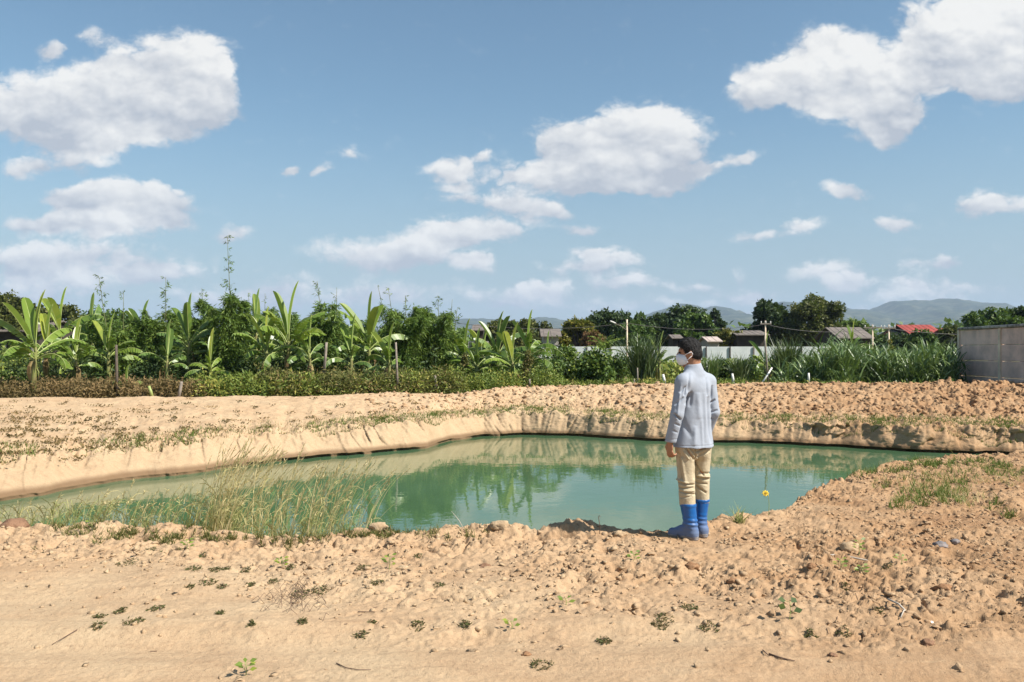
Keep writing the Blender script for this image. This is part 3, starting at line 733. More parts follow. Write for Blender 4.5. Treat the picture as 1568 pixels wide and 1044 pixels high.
# ------------------------------------------------------------ far trees beyond the fields
TG = 'trees beyond the fields'
for a in [
 (20, 60, 446, 92, 'olive', 'rounded olive tree at the far left edge behind the house', dict(seed=1, n=5000, leaf=.24)),
 (95, 66, 462, 80, 'olive', 'low olive tree behind the leftmost banana plants', dict(seed=2, n=3500, leaf=.24)),
 (160, 70, 472, 90, 'mid', 'mid green tree behind the second banana plant from the left', dict(seed=3, n=3500, leaf=.26)),
 (772, 82, 487, 60, 'olive', 'small olive tree standing left of the far roof, behind the bananas', dict(seed=5, n=3500, leaf=.28)),
 (812, 88, 486, 62, 'olive', 'small olive tree just left of the far blue hills', dict(seed=6, n=3500, leaf=.28)),
 (886, 74, 488, 52, 'yellow', 'yellowing tree left of the big dark round tree', dict(seed=7, n=3800, leaf=.24, bottom=535)),
 (908, 72, 506, 40, 'brown', 'leafless reddish brown bush below the yellowing tree', dict(seed=8, n=1500, leaf=.16, bottom=538, fill=.9)),
 (934, 98, 475, 104, 'dark', 'big dark round tree with a dome crown left of centre', dict(seed=9, n=8500, leaf=.36, bottom=540)),
 (972, 84, 489, 46, 'mid', 'green tree standing beside the leaning lamp pole', dict(seed=10, n=3600, leaf=.28, bottom=540)),
 (1004, 104, 480, 44, 'dark', 'narrow dark tree between the lamp pole and the man', dict(seed=11, n=3400, leaf=.36, bottom=545)),
 (1038, 100, 465, 84, 'dark', 'tall dark tree right behind the head of the man', dict(seed=12, n=7500, leaf=.36, bottom=545)),
 (1068, 88, 476, 62, 'mid', 'bright topped green tree just right of the head of the man', dict(seed=13, n=5000, leaf=.32, bottom=540)),
 (1094, 110, 473, 24, 'dark', 'slim upright tree in front of the blue hills', dict(seed=14, n=2200, leaf=.34, bottom=525)),
 (1116, 86, 502, 40, 'yellow', 'small yellow green tree left of the dark open shed', dict(seed=15, n=3200, leaf=.25, bottom=540)),
 (1176, 92, 456, 64, 'dark', 'dark ragged tree left of the large round tree', dict(seed=16, n=6500, leaf=.34, bottom=545)),
 (1246, 90, 450, 98, 'olive', 'large round olive green tree right of the shed, tallest on the right', dict(seed=17, n=11000, leaf=.30, bottom=548)),
 (1302, 120, 490, 46, 'bright', 'low bright tree behind the brown gabled roof', dict(seed=18, n=2600, leaf=.34, bottom=515)),
 (1352, 84, 512, 56, 'mid', 'low round bush tree between the twin poles', dict(seed=19, n=2600, leaf=.26, bottom=545)),
 (1384, 80, 510, 50, 'dark', 'low dark tree left of the red roof', dict(seed=20, n=2400, leaf=.26, bottom=545)),
 (1411, 76, 504, 42, 'mid', 'bushy tree hiding the gable of the red roofed house', dict(seed=21, n=2400, leaf=.24, bottom=545)),
 (1458, 78, 498, 44, 'olive', 'low olive tree between the red roof and the concrete wall', dict(seed=22, n=2600, leaf=.24, bottom=545)),
 (1519, 70, 470, 62, 'mid', 'round green tree rising behind the concrete wall', dict(seed=23, n=4500, leaf=.24, bottom=520)),
 (1566, 76, 468, 50, 'dark', 'dark tree at the right edge behind the concrete wall', dict(seed=24, n=3600, leaf=.28, bottom=520)),
 (1548, 64, 486, 60, 'mid', 'low green tree between the two trees behind the wall', dict(seed=25, n=3000, leaf=.24, bottom=520)),
]:
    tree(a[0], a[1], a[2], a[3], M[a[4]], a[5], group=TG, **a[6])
# far belt of woodland below the hills: nobody could count its trees
r = np.random.default_rng(77); lf = LF()
for k in range(420):
    Y = r.uniform(150, 420); px = r.uniform(-500, 2300); h = r.uniform(4, 8.5); R = r.uniform(3, 7)
    c = np.array([wx(px, Y), Y, h*.55]); m_ = 90; d = unit(r.normal(size=(m_, 3)))
    lf.add(c+d*np.array([R, R, h*.42]), unit(d+r.normal(size=(m_, 3))), 1.5, 1.1, np.clip(.2+.5*r.random()+.3*r.random(m_), 0, 1), d)
o_ = lf.build('woodland', M['mid']); tag(o_, 'low green belt of distant woodland at the foot of the hills', 'woodland', kind='stuff')
# roadside scrub in front of the metal fence and behind the bananas
r = np.random.default_rng(78); lf = LF()
for k in range(260):
    Y = r.uniform(40, 74); px = r.uniform(-80, 1480) ; h = r.uniform(.7, 1.7)*(1.25 if px < 800 else .62); R = r.uniform(.8, 1.6)
    c = np.array([wx(px, Y), Y, h*.5]); m_ = 150; d = unit(r.normal(size=(m_, 3)))
    lf.add(c+d*np.array([R, R, h*.5])*r.uniform(.6, 1, (m_, 1)), unit(d+r.normal(size=(m_, 3))), .30, .16, np.clip(.1+.6*r.random()+.4*r.random(m_), 0, 1), d)
o_ = lf.build('field_scrub', M['brushg']); tag(o_, 'green scrub covering the field behind the far bank', 'scrub', kind='stuff')

# ------------------------------------------------------------ banana grove and bamboo behind the far bank, left to right
for a in [
 (50, 26.0, 452, dict(n=15, seed=1, lean=.06, up=3, spread=1.2, crown_frac=.55, W=.27, label='tallest banana plant at the far left, leaning stem rooted at the brush edge')),
 (3, 29.0, 545, dict(n=12, seed=2, up=1, spread=1.1, crown_frac=.62, label='low banana plant cut off by the left edge of the photo')),
 (92, 30.5, 449, dict(n=13, seed=3, up=3, crown_frac=.45, label='banana plant with upright yellow green leaves behind the leftmost one')),
 (116, 28.0, 492, dict(n=13, seed=4, up=2, crown_frac=.55, mat='banana', label='banana plant with one bright yellow leaf, third from the left')),
 (140, 33.0, 458, dict(n=11, seed=5, up=1, mat='banana_dark', crown_frac=.45, label='dark banana plant with nodding top leaf left of the thin bamboo')),
 (218, 31.0, 468, dict(n=13, seed=6, up=3, mat='banana_dark', crown_frac=.45, label='banana plant with two upright leaves forming a V')),
 (289, 30.0, 458, dict(n=14, seed=7, up=3, crown_frac=.5, mat='banana_dark', label='banana plant with hanging lower leaves behind the white leaning post')),
 (392, 32.0, 452, dict(n=12, seed=8, up=2, crown_frac=.42, mat='banana_dark', label='banana plant half hidden right of the tallest bamboo')),
 (442, 29.0, 438, dict(n=16, seed=9, up=2, crown_frac=.56, spread=1.15, label='large banana plant with one leaf standing straight up, tallest in the middle')),
 (565, 30.0, 456, dict(n=15, seed=10, up=4, crown_frac=.52, spread=1.1, label='banana plant with two pale upright leaves right of centre grove')),
 (712, 32.0, 494, dict(n=13, seed=11, up=2, crown_frac=.6, mat='banana', label='small banana plant with vine wrapped stem')),
 (762, 32.5, 482, dict(n=15, seed=12, up=3, crown_frac=.58, mat='banana_dark', spread=1.1, label='spreading dark banana plant with leaves fanned to the left')),
 (740, 34.5, 503, dict(n=12, seed=13, up=2, crown_frac=.58, mat='banana', label='low banana plant between the two larger ones near the middle')),
 (809, 31.0, 482, dict(n=14, seed=14, up=2, crown_frac=.52, label='bright banana plant over a creeper covered stump')),
 (1010, 36.0, 512, dict(n=10, seed=15, up=2, crown_frac=.55, W=.2, label='young banana plant just left of the man')),
 (1172, 37.0, 512, dict(n=11, seed=16, up=2, crown_frac=.6, W=.2, label='small banana plant by the tall braced pole')),
 (72, 27.6, 474, dict(n=11, seed=21, up=2, crown_frac=.5, W=.28, label='banana plant standing close behind the leftmost tall one')),
 (166, 29.3, 486, dict(n=10, seed=22, up=2, crown_frac=.5, W=.28, label='banana plant behind the leftmost bamboo clump')),
 (256, 28.8, 496, dict(n=10, seed=23, up=2, crown_frac=.55, W=.26, mat='banana_dark', label='dark banana plant left of the hanging leaved one')),
 (322, 28.6, 508, dict(n=9, seed=24, up=2, crown_frac=.6, W=.26, label='low banana plant at the foot of the tallest bamboo culm')),
 (408, 28.8, 478, dict(n=10, seed=25, up=3, crown_frac=.5, W=.26, label='banana plant crowding the left side of the tallest central one')),
 (474, 28.6, 490, dict(n=10, seed=26, up=1, crown_frac=.5, W=.28, mat='banana_dark', label='banana plant crowding the right side of the tallest central one')),
 (538, 29.0, 488, dict(n=10, seed=27, up=2, crown_frac=.55, W=.26, mat='banana_dark', label='dark banana plant left of the pale leaved one')),
 (596, 28.9, 500, dict(n=9, seed=28, up=2, crown_frac=.55, W=.26, label='banana plant between the pale leaved one and the broad bamboo')),
 (785, 30.6, 500, dict(n=11, seed=29, up=3, crown_frac=.58, W=.28, label='banana plant between the spreading dark one and the bright one')),
 (838, 35.0, 512, dict(n=9, seed=30, up=2, crown_frac=.6, W=.26, mat='banana_dark', label='low banana plant before the grey sloping roof')),
 (730, 30.8, 508, dict(n=10, seed=31, up=2, crown_frac=.6, W=.26, label='banana plant right behind the vine wrapped stem')),
 (194, 26.6, 563, dict(n=6, seed=18, up=1, crown_frac=.6, W=.26, label='tiny banana plant with one long leaf beside the dark pole on the left')),
 (1305, 52.0, 494, dict(n=11, seed=17, up=2, crown_frac=.5, W=.22, label='banana plant standing in the tall grass before the brown roof')),
]:
    a[3]['W'] = a[3].get('W', .30)*1.25; banana(a[0], a[1], a[2]-3, **a[3])
for a in [
 (178, 30.5, 488, 78, dict(seed=1, shoots=((-26, 422, 34), (12, 448, 16)), label='feathery bamboo clump with a thin curved shoot, leftmost bamboo')),
 (243, 31.0, 476, 74, dict(seed=2, shoots=((12, 424, 40),), label='bamboo clump topped by a bushy leaf tuft')),
 (312, 33.0, 462, 50, dict(seed=3, shoots=((-2, 441, 26),), label='bamboo clump behind the banana plant with hanging leaves')),
 (348, 30.0, 460, 78, dict(seed=4, shoots=((2, 360, 40), (-26, 470, 10)), label='bamboo clump with the tallest bare culm of all', n=760)),
 (395, 34.0, 470, 60, dict(seed=5, shoots=((-14, 448, 18), (12, 449, 16)), label='dark bamboo clump left of the large central banana plant')),
 (505, 31.5, 474, 84, dict(seed=6, mat='bamboo_b', shoots=((-18, 430, 34), (12, 440, 24)), label='pale green bamboo clump between the two large banana plants')),
 (465, 34.0, 492, 60, dict(seed=7, label='low bamboo clump right behind the central banana plant')),
 (618, 31.5, 474, 92, dict(seed=8, shoots=((-22, 440, 30), (4, 452, 22), (-38, 436, 3)), label='broad bamboo clump right of the pale leaved banana plant', n=760)),
 (668, 32.0, 482, 78, dict(seed=9, shoots=((4, 452, 34), (34, 470, 16), (26, 458, 2)), label='rounded bamboo clump, rightmost of the bamboo', n=700)),
 (690, 34.0, 508, 46, dict(seed=10, mat='bamboo_b', label='low pale bamboo clump beside the small banana plant', n=300)),
 (150, 35.0, 500, 70, dict(seed=11, label='low bamboo clump behind the yellow leaved banana plant', n=400)),
 (270, 35.0, 500, 80, dict(seed=12, label='low dark bamboo clump in the shade behind the hanging leaves', n=420)),
 (560, 35.0, 496, 80, dict(seed=13, label='dark bamboo clump in the shade behind the pale leaved banana plant', n=460)),
 (438, 35.0, 478, 70, dict(seed=14, mat='bamboo_b', label='bamboo clump standing behind the crown of the tallest central banana', n=460)),
]:
    bamboo(a[0], a[1], a[2]-10, a[3]*1.08, **a[4])

# ------------------------------------------------------------ shrubs and tall grass right of the grove
for a in [
 (905, 33.5, 536, 84, 3, 'mid', 'dense leafy shrub with glossy leaves left of the small palm', dict(n=3600, leaf=.17)),
 (870, 35.0, 530, 60, 4, 'bright', 'tall pale shrub right of the creeper covered stump', dict(n=2400, leaf=.15)),
 (845, 33.0, 552, 50, 5, 'mid', 'low shrub at the foot of the bright banana plant', dict(n=1800, leaf=.13)),
 (948, 40.0, 541, 46, 6, 'mid', 'low shrub under the palm beside the metal fence', dict(n=1500, leaf=.15)),
 (1150, 40.0, 546, 50, 7, 'mid', 'low shrub before the white fence right of the man', dict(n=1700, leaf=.15)),
 (1112, 38.0, 553, 50, 8, 'mid', 'dark low shrub on the rise right of the shoulder of the man', dict(n=1600, leaf=.15)),
 (712, 30.6, 541, 22, 12, 'brush', 'brown creeper column wrapped round the small banana stem', dict(n=1500, leaf=.08, name='creeper')),
 (808, 30.0, 537, 22, 13, 'brush', 'brown creeper column wrapped round the bright banana stem', dict(n=1600, leaf=.08, name='creeper')),
 (1362, 38.0, 520, 16, 15, 'yellow', 'yellowing vine climbing the pole in the tall grass', dict(n=900, leaf=.10, name='creeper')),
 (1466, 34.3, 560, 34, 16, 'mid', 'leafy creeper at the foot of the concrete wall', dict(n=1500, leaf=.10, name='creeper')),
 (180, 25.8, 584, 26, 17, 'mid', 'small green shrub around the foot of the dark pole', dict(n=900, leaf=.09)),
]:
    shrub(a[0], a[1], a[2], a[3], a[4], a[5], a[6], **a[7])
for a in [
 (985, 35.0, 512, 64, dict(seed=1, mat='napier_d', n=300, label='big dark clump of sword leaved grass left of the man')),
 (1205, 35.0, 520, 66, dict(seed=2, mat='napier_d', n=300, label='fountain shaped grass clump right of the braced pole')),
 (850, 38.0, 545, 40, dict(seed=3, mat='napier', n=140, label='grass clump below the far grey roof')),
 (1088, 37.5, 540, 50, dict(seed=4, mat='napier', n=150, label='thin grass clump behind the right shoulder of the man')),
 (1133, 37.0, 545, 40, dict(seed=5, mat='napier_d', n=150, label='grass clump behind the right white peg')),
 (1288, 32.5, 524, 50, dict(seed=6, mat='napier', n=230, label='pale green cane grass clump leaning over the berm')),
]:
    grass_clump(a[0], a[1], a[2], a[3], **a[4])
r = np.random.default_rng(91); lf = LF()
for k in range(150):                                   # stand of cane grass, right
    px = r.uniform(1192, 1462); Y = r.uniform(31.5, 42)
    top = np.interp(px, [1190,1240,1290,1340,1400,1462], [544,540,527,532,532,524])+r.normal()*9
    H = wz(top, Y); x = wx(px, Y); n = 62; R = .55
    X = x+r.normal(size=n)*R*.5; Y_ = Y+r.normal(size=n)*R*.5; a0 = r.uniform(.1, .9)
    blades(lf, X, Y_, r.uniform(0, .62, n)*H, H*r.uniform(.35, .6, n), .062, r, .9, 2.3, rnd=np.clip(a0*.75-.15+.5*r.random(n), 0, 1))
o_ = lf.build('cane_grass', M['napier']); tag(o_, 'stand of tall green cane grass between the braced pole and the concrete wall', 'cane grass', kind='stuff')

# small palm
root = empty('young_palm', (wx(927, 37), 37, 0), 'young palm with a thin pale stem before the grey metal fence', 'palm')
pm = MB(); pm.tube([(0,0,-.1),(.02,0,.7),(0,0,wz(536, 37))], [.06,.045,.04], 7); pm.build('stem', M['rib'], root, True)
r = np.random.default_rng(5); lf = LF()
for k in range(13):
    a = k*2.4; e = radians(r.uniform(15, 85)); ln = 1.1; p = np.array([0, 0, wz(537, 37)]); 
    for i in range(12):
        d = np.array([cos(e)*cos(a), cos(e)*sin(a), sin(e)]); p = p+d*ln/12; e -= .11
        sd = unit(np.cross(d, [0, 0, 1.]))
        for s_ in (-1, 1): lf.add([p], unit(d*.7+s_*sd+np.array([0, 0, -.2])), .34*(1.1-i/14), .05, r.uniform(.3, 1))
lf.build('crown', M['bright'], root)

# ------------------------------------------------------------ brush along the foot of the grove (left) : uncountable undergrowth
def brush(name, px0, px1, mat, label, H, seed, n=260, leaf=.10, yoff=1.2, dep=2.6, m=120):
    r = np.random.default_rng(seed); lf = LF()
    for k in range(n):
        px = r.uniform(px0, px1); v0 = (px-CX)/F; 
        # distance of the berm crest along this view line
        yy_ = 26.0
        for _ in range(4): yy_ = float(np.interp(v0*yy_/(yy_+4), cr[:, 0], cr[:, 1]))
        Y = yy_+yoff+dep*r.random()**1.2; h = H*r.uniform(.55, 1.15)*(1+.35*pn(np.array([px/55.]), np.array([seed*1.]))[0]); R = r.uniform(.25, .6)
        c = np.array([wx(px, Y), Y, h*.45-.02]); d = unit(r.normal(size=(m, 3)))
        a0 = r.random()
        lf.add(c+d*np.array([R, R, h*.55])*r.uniform(.5, 1.05, (m, 1)), unit(d*.5+r.normal(size=(m, 3))), leaf*r.uniform(.6, 1.7, m), leaf*.42, np.clip(.85*a0+.25*r.random(m), 0, 1), None)
    o = lf.build(name, M[mat]); tag(o, label, 'undergrowth', kind='stuff')
brush('dry_undergrowth', -160, 330, 'brushb', 'brown dry undergrowth along the left of the far bank', .72, 201, 420, .10)
brush('green_undergrowth', 300, 480, 'brushg', 'light green creeper undergrowth left of the middle of the far bank', .85, 202, 200, .12)
brush('mixed_undergrowth', 400, 700, 'brush', 'mixed brown and green undergrowth along the middle of the far bank', .95, 203, 330, .11)
brush('creeper_undergrowth', 380, 640, 'brushg', 'green leaves growing through the brown undergrowth', .8, 204, 200, .11)
brush('grassy_undergrowth', 620, 850, 'brushg', 'yellow green grassy undergrowth below the small banana plants', .95, 205, 300, .10, dep=4)
brush('low_undergrowth', 820, 1480, 'brush', 'low brown undergrowth along the right of the far bank', .42, 206, 420, .10, yoff=1.4, dep=5)
brush('low_green_undergrowth', 820, 1480, 'brushg', 'low green undergrowth along the right of the far bank', .50, 207, 330, .12, yoff=1.6, dep=6)
brush('rear_undergrowth', -160, 860, 'dark', 'dark leafy undergrowth in the shade of the banana grove', 1.8, 208, 300, .16, yoff=4.2, dep=5)  # dark leaf colour paints in the shaded gaps between the grove's clumps

# ------------------------------------------------------------ grass on the ledge of the far bank
def ledge_grass(name, spans, mat, label, seed, hh=.10, n=5200):
    r = np.random.default_rng(seed); lf = LF(); X = []; Yv = []
    px = r.uniform(-80, 1600, n*4); dens = np.interp(px, [s[0] for s in spans], [s[1] for s in spans])
    keep = r.random(n*4) < dens*(.35+.65*ss(pn(px/38, px*0, seed % 7), -.05, .22)); px = px[keep]
    v0 = (px-CX)/F; yw = 20*np.ones_like(px)
    for _ in range(5): v_ = v0*yw/(yw+4); yw = fi(FW, v_, 1)+fi(WT, v_, 1)
    f = np.clip(.5+.42*r.normal(size=len(px)), -.1, 1.6)
    wdt = np.interp(px, [0, 400, 800, 1200, 1568], [.9, 1.1, 1.2, 1.3, 1.5])
    Y = yw+.05+wdt*f; X = v0*Y
    zc_ = np.array([gh(a_, b_) for a_, b_ in zip(X, Y)])
    blades(lf, X, Y, zc_-.02, hh*r.uniform(.5, 1.3, len(X)), .016, r, .5, 1.0, rnd=np.clip(.15+.75*r.random(len(X)), 0, 1), k=4)
    o = lf.build(name, M[mat]); tag(o, label, 'grass', kind='stuff')
ledge_grass('ledge_grass', [(-80,.7),(45,.5),(60,.02),(130,.05),(160,.4),(300,.5),(330,.3),(380,.15),(470,.2),(500,1),(700,1),(860,.9),(885,.1),(900,1),(1010,1),(1060,1),(1200,.7),(1290,1),(1568,1)], 'short', 'strip of short green grass along the ledge of the far bank', 301, .10, 13000)
ledge_grass('dry_ledge_grass', [(-80,.06),(120,.05),(200,.6),(340,.4),(460,.3),(480,.5),(700,.25),(1100,.3),(1568,.4)], 'brushb', 'brownish dry grass on the ledge of the left bank', 302, .10, 4200)
# ------------------------------------------------------------ houses, fences, poles, wall
ROOF = plain('old_tin_roof', (.20, .165, .14), .8, .2, 2.0, .3)
ROOFR = plain('red_roof', (.36, .065, .045), .6, .15, 1.5, .2)
ROOFP = plain('pale_roof', (.52, .42, .36), .7, .12, 1.5, .2)
WOODD = plain('dark_wood', (.055, .04, .03), .9, .25, 2.0, .3)
WALLP = plain('pale_wall', (.40, .36, .32), .9, .12, 1.0, .2)
PANE = plain('window_dark', (.03, .035, .04), .3, .1, 1.0)
def house(px0, px1, Y, ridge, eave, dep, wall, roof, label, gable='x', win=((.25, .5), (.7, .5)), over=.5, name='house'):
    x0, x1 = wx(px0, Y), wx(px1, Y); w = x1-x0; c = (x0+x1)/2; ze = wz(eave, Y); zr = wz(ridge, Y)
    root = empty(name, (c, Y, 0), label, 'house' if name != 'shed' else 'shed')
    b_ = MB(); b_.box((0, dep/2, ze/2-.1), (w-over, dep-over, ze+.2-.06))
    if gable == 'x':      # ridge runs along x: slopes face us
        b_.add([(-w/2+over/2+.01, over/2, ze-.07), (-w/2+over/2+.01, dep-over/2, ze-.07), (-w/2+over/2+.01, dep/2, zr-.12), (w/2-over/2-.01, over/2, ze-.07), (w/2-over/2-.01, dep-over/2, ze-.07), (w/2-over/2-.01, dep/2, zr-.12)], [(0, 2, 1), (3, 4, 5), (0, 3, 5, 2), (1, 2, 5, 4)])
    else:
        b_.add([(-w/2+over/2, over/2+.01, ze-.07), (w/2-over/2, over/2+.01, ze-.07), (0, over/2+.01, zr-.12), (-w/2+over/2, dep-over/2-.01, ze-.07), (w/2-over/2, dep-over/2-.01, ze-.07), (0, dep-over/2-.01, zr-.12)], [(0, 1, 2), (3, 5, 4), (0, 2, 5, 3), (1, 4, 5, 2)])
    b_.build('wall', wall, root)
    r_ = MB(); th = .09
    def slab(a, b, c_, d): 
        q = [a, b, c_, d]; q2 = [(p[0], p[1], p[2]+th) for p in q]
        r_.add(q+q2, [(0, 3, 2, 1), (4, 5, 6, 7), (0, 1, 5, 4), (1, 2, 6, 5), (2, 3, 7, 6), (3, 0, 4, 7)])
    if gable == 'x':
        slab((-w/2, -over/2, ze-.1), (w/2, -over/2, ze-.1), (w/2, dep/2, zr), (-w/2, dep/2, zr)); slab((-w/2, dep/2+.004, zr), (w/2, dep/2+.004, zr), (w/2, dep+over/2, ze-.1), (-w/2, dep+over/2, ze-.1))
        for i in range(int(w/.6)): r_.tube([(-w/2+.3+i*.6, -over/2, ze-.01+.0), (-w/2+.3+i*.6, dep/2, zr+th+.01)], .025, 4)
    else:
        slab((-w/2, -over/2, ze-.1), (-.002, -over/2, zr), (-.002, dep+over/2, zr), (-w/2, dep+over/2, ze-.1)); slab((.002, -over/2, zr), (w/2, -over/2, ze-.1), (w/2, dep+over/2, ze-.1), (.002, dep+over/2, zr))
    r_.build('roof', roof, root)
    for (fx, fz) in win:
        f_ = MB(); xx = -w/2+w*fx; f_.box((xx, over/2-.03, ze*fz+.2), (1.3, .1, 1.1)); fr = f_.build('window', WALLP, root)
        p_ = MB(); p_.box((xx, over/2-.09, ze*fz+.2), (1.1, .04, .9)); p_.build('pane', PANE, fr)
    d_ = MB(); d_.box((w*.04, over/2-.03, min(1.0, ze*.42)), (.95, .08, min(2.0, ze*.84))); d_.build('door', WOODD, root)
    return root
house(-30, 62, 58, 490, 506, 6, WOODD, ROOF, 'dark wooden house with a tin roof behind the leftmost banana plants')
house(-20, 38, 50, 541, 549, 3, WALLP, ROOFP, 'low pale roofed outbuilding at the left edge', win=((.5, .5),), name='shed')
house(722, 744, 76, 497, 505, 5, WOODD, ROOF, 'dark house roof peeping between the small banana plants')
house(828, 860, 70, 504, 514, 5, WALLP, ROOF, 'grey house with a sloping roof left of the yellowing tree')
house(1082, 1106, 78, 516, 522, 4, WALLP, ROOFP, 'small building with a pale pink roof just right of the head of the man', win=())
house(1028, 1046, 82, 513, 517, 3, WOODD, ROOF, 'small open hut with a thin grey roof above the head of the man', win=(), name='shed')
house(1126, 1178, 84, 506, 512, 6, WOODD, ROOF, 'dark open shed with a flat brown roof left of the ragged tree', win=((.3, .4),), name='shed')
house(1282, 1338, 78, 501, 517, 6, WOODD, ROOF, 'brown gabled house right of the large round tree')
house(1392, 1446, 88, 497, 511, 6, WOODD, ROOFR, 'house with a bright red roof near the right')
house(1376, 1402, 90, 504, 512, 5, WALLP, ROOF, 'grey roofed house just left of the red roof', win=())
house(1455, 1480, 84, 503, 512, 4, WALLP, ROOFR, 'small orange roofed building touching the wall top at the right', win=())

# corrugated metal fence: panels and posts
FEN = plain('painted_tin', (.72, .73, .70), .55, .06, 1.2, .1, .4, (.58, .61, .59))
root = empty('metal_fence', (wx(1060, 70), 70, 0), 'long pale grey corrugated metal fence behind the scrub', 'fence')
x0, x1 = wx(826, 70)-root.location.x, wx(1300, 70)-root.location.x; zt0 = wz(530.5, 70)
n = int((x1-x0)/2.0); 
for k in range(n):
    a = x0+k*(x1-x0)/n; b_ = x0+(k+1)*(x1-x0)/n-.03; m_ = 22; xs = np.linspace(a, b_, m_); hh = zt0+.05*pn(np.array([k*.9]), np.array([2.]))[0]
    yz = .03*((np.arange(m_) % 2)*2-1)
    vv = np.concatenate([np.stack([xs, yz, np.zeros(m_)], 1), np.stack([xs, yz, np.full(m_, hh)], 1)])
    mesh_np('panel', vv, np.array([[i, i+1, m_+i+1, m_+i] for i in range(m_-1)]), FEN, root)
    pm = MB(); pm.box((a-.015, -.09, hh/2), (.09, .09, hh+.04)); pm.build('post', WOODD if k % 3 else M['post'], root)

# leaning concrete wall at the right, running away from us
CW = plain('old_block_wall', (.90, .62, .51), .95, .14, 1.3, .5, .2, (.60, .42, .35), 14)
CWP = plain('wall_post', (.86, .70, .52), .95, .12, 2, .4, .2, (.62, .48, .36))
CAP = plain('wall_cap', (.50, .46, .42), .95, .25, 3, .5, .2, (.10, .09, .08))
A = np.array([wx(1468, 34), 34.0]); B = np.array([wx(1582, 28.6), 28.6]); dv = (B-A); Lw = np.linalg.norm(dv); ang = math.atan2(dv[1], dv[0])
root = empty('concrete_wall', (A[0], A[1], 0), 'grey pink concrete panel wall with posts and cracked capping at the right edge', 'wall', rz=ang)
Hh = 2.48
posts_t = [0.0, .0, .52, 1.04]
tl = [0.06, Lw*.60, Lw*1.06, Lw*1.6]
for i in range(3):
    a, b_ = tl[i]+.14, tl[i+1]-.0
    p_ = MB(); nrow = 4
    for j in range(nrow): 
        z0_, z1_ = .0+j*Hh/nrow, (j+1)*Hh/nrow-.012
        p_.box(((a+b_)/2, .0, (z0_+z1_)/2), (b_-a, .07-.004*(j % 2), z1_-z0_), bev=.012)
    p_.build('panel', CW, root)
    c_ = MB(); c_.box(((tl[i]+tl[i+1])/2+.07, 0, Hh+.06), (tl[i+1]-tl[i]-.004, .26, .10), bev=.02); c_.build('capping', CAP, root)
for i in range(4):
    p_ = MB(); p_.box((tl[i]+.06, -.0, Hh/2-.05), (.15, .17, Hh+.1), bev=.015); p_.build('post', CWP, root)

# poles, pegs and sticks
def stick(px0, py0, px1, py1, Y, rad, mat, name, label, cat, Y1=None, k=7, part=None, group=None):
    a = at(px0, py0, Y); b_ = at(px1, py1, Y1 or Y); m_ = MB(); 
    mid = (a+b_)/2+np.array([.006, 0, 0])
    m_.tube([a-a, mid-a, b_-a], [rad, rad*.95, rad*.85], k); o = m_.build(name, mat, None, True, loc=a); tag(o, label, cat, group); return o
stick(1176, 586, 1171, 515, 31.5, .035, M['post'], 'wooden_pole', 'tall thin wooden pole with a leaning brace right of the man', 'pole')
stick(1167, 586, 1182, 563, 31.2, .035, M['white'], 'brace', 'pale brace leaning against the foot of the tall wooden pole', 'brace', Y1=31.45)
stick(1018, 588, 1015, 573, 30.5, .055, M['white'], 'marker_peg', 'white concrete peg just left of the man', 'peg')
stick(1123, 587, 1121, 572, 30.5, .05, M['white'], 'marker_peg', 'white concrete peg just right of the man', 'peg')
stick(1238, 586, 1238, 571, 31, .045, M['white'], 'marker_peg', 'white peg at the foot of the tall cane grass', 'peg')
stick(273, 612, 278, 584, 24.9, .05, M['post'], 'marker_peg', 'grey leaning peg in the brown brush on the left', 'peg')
stick(179, 609, 178, 528, 25.6, .045, M['bark'], 'wooden_pole', 'dark weathered pole rising from the brush on the left', 'pole')
stick(496, 572, 500, 524, 27.4, .05, M['post'], 'wooden_pole', 'stubby brown pole left of the pale leaved banana plant', 'pole')
stick(609, 602, 606, 524, 27.3, .04, M['post'], 'wooden_pole', 'thin brown pole in front of the broad bamboo clump', 'pole')
stick(668, 600, 666, 574, 27.8, .05, M['post'], 'marker_peg', 'small pale peg below the rounded bamboo clump', 'peg')
stick(811, 594, 811, 580, 29.3, .045, M['post'], 'marker_peg', 'short brown peg under the creeper covered stump', 'peg')
stick(976, 590, 976, 563, 31, .03, M['post'], 'marker_peg', 'thin stick left of the man below the sword grass', 'peg')
stick(971, 590, 971, 580, 30.5, .03, M['post'], 'marker_peg', 'short stub of a stick beside the thin stick', 'peg')
stick(233, 607, 228, 591, 25.0, .05, M['rib'], 'marker_peg', 'short yellowish stub in the brown brush', 'peg')
# utility poles
def upole(px, top, Y, label, arm=None, rad=.075, lamp=False):
    h = wz(top, Y); root = empty('utility_pole', (wx(px, Y), Y, 0), label, 'utility pole')
    m_ = MB(); m_.tube([(0, 0, -.3), (0, 0, h/2), (0, 0, h)], [rad*1.25, rad, rad*.8], 8); m_.build('pole', CWP, root, True)
    if arm: 
        m_ = MB(); m_.box((0, -.12, h-.25), (arm, .08, .09)); m_.build('cross_arm', M['post'], root)
        for s_ in (-1, 0, 1):
            i_ = MB(); i_.tube([(s_*arm*.42, -.12, h-.20), (s_*arm*.42, -.12, h-.11), (s_*arm*.42, -.12, h-.03)], [.03, .05, .02], 6); i_.build('insulator', M['white'], root)
    if lamp:
        m_ = MB(); m_.tube([(0, -.05, h-.9), (-.5, -.1, h-.55), (-1.0, -.12, h-.3)], .03, 5); m_.build('bracket', M['post'], root, True)
        m_ = MB(); m_.box((-1.15, -.12, h-.22), (.5, .16, .1), tilt=(0, .4), bev=.03); m_.build('lamp_head', M['white'], root)
    return (wx(px, Y), Y, h)
p1_ = upole(960, 489, 66, 'pale utility pole with a lamp arm in front of the big round tree', lamp=True)
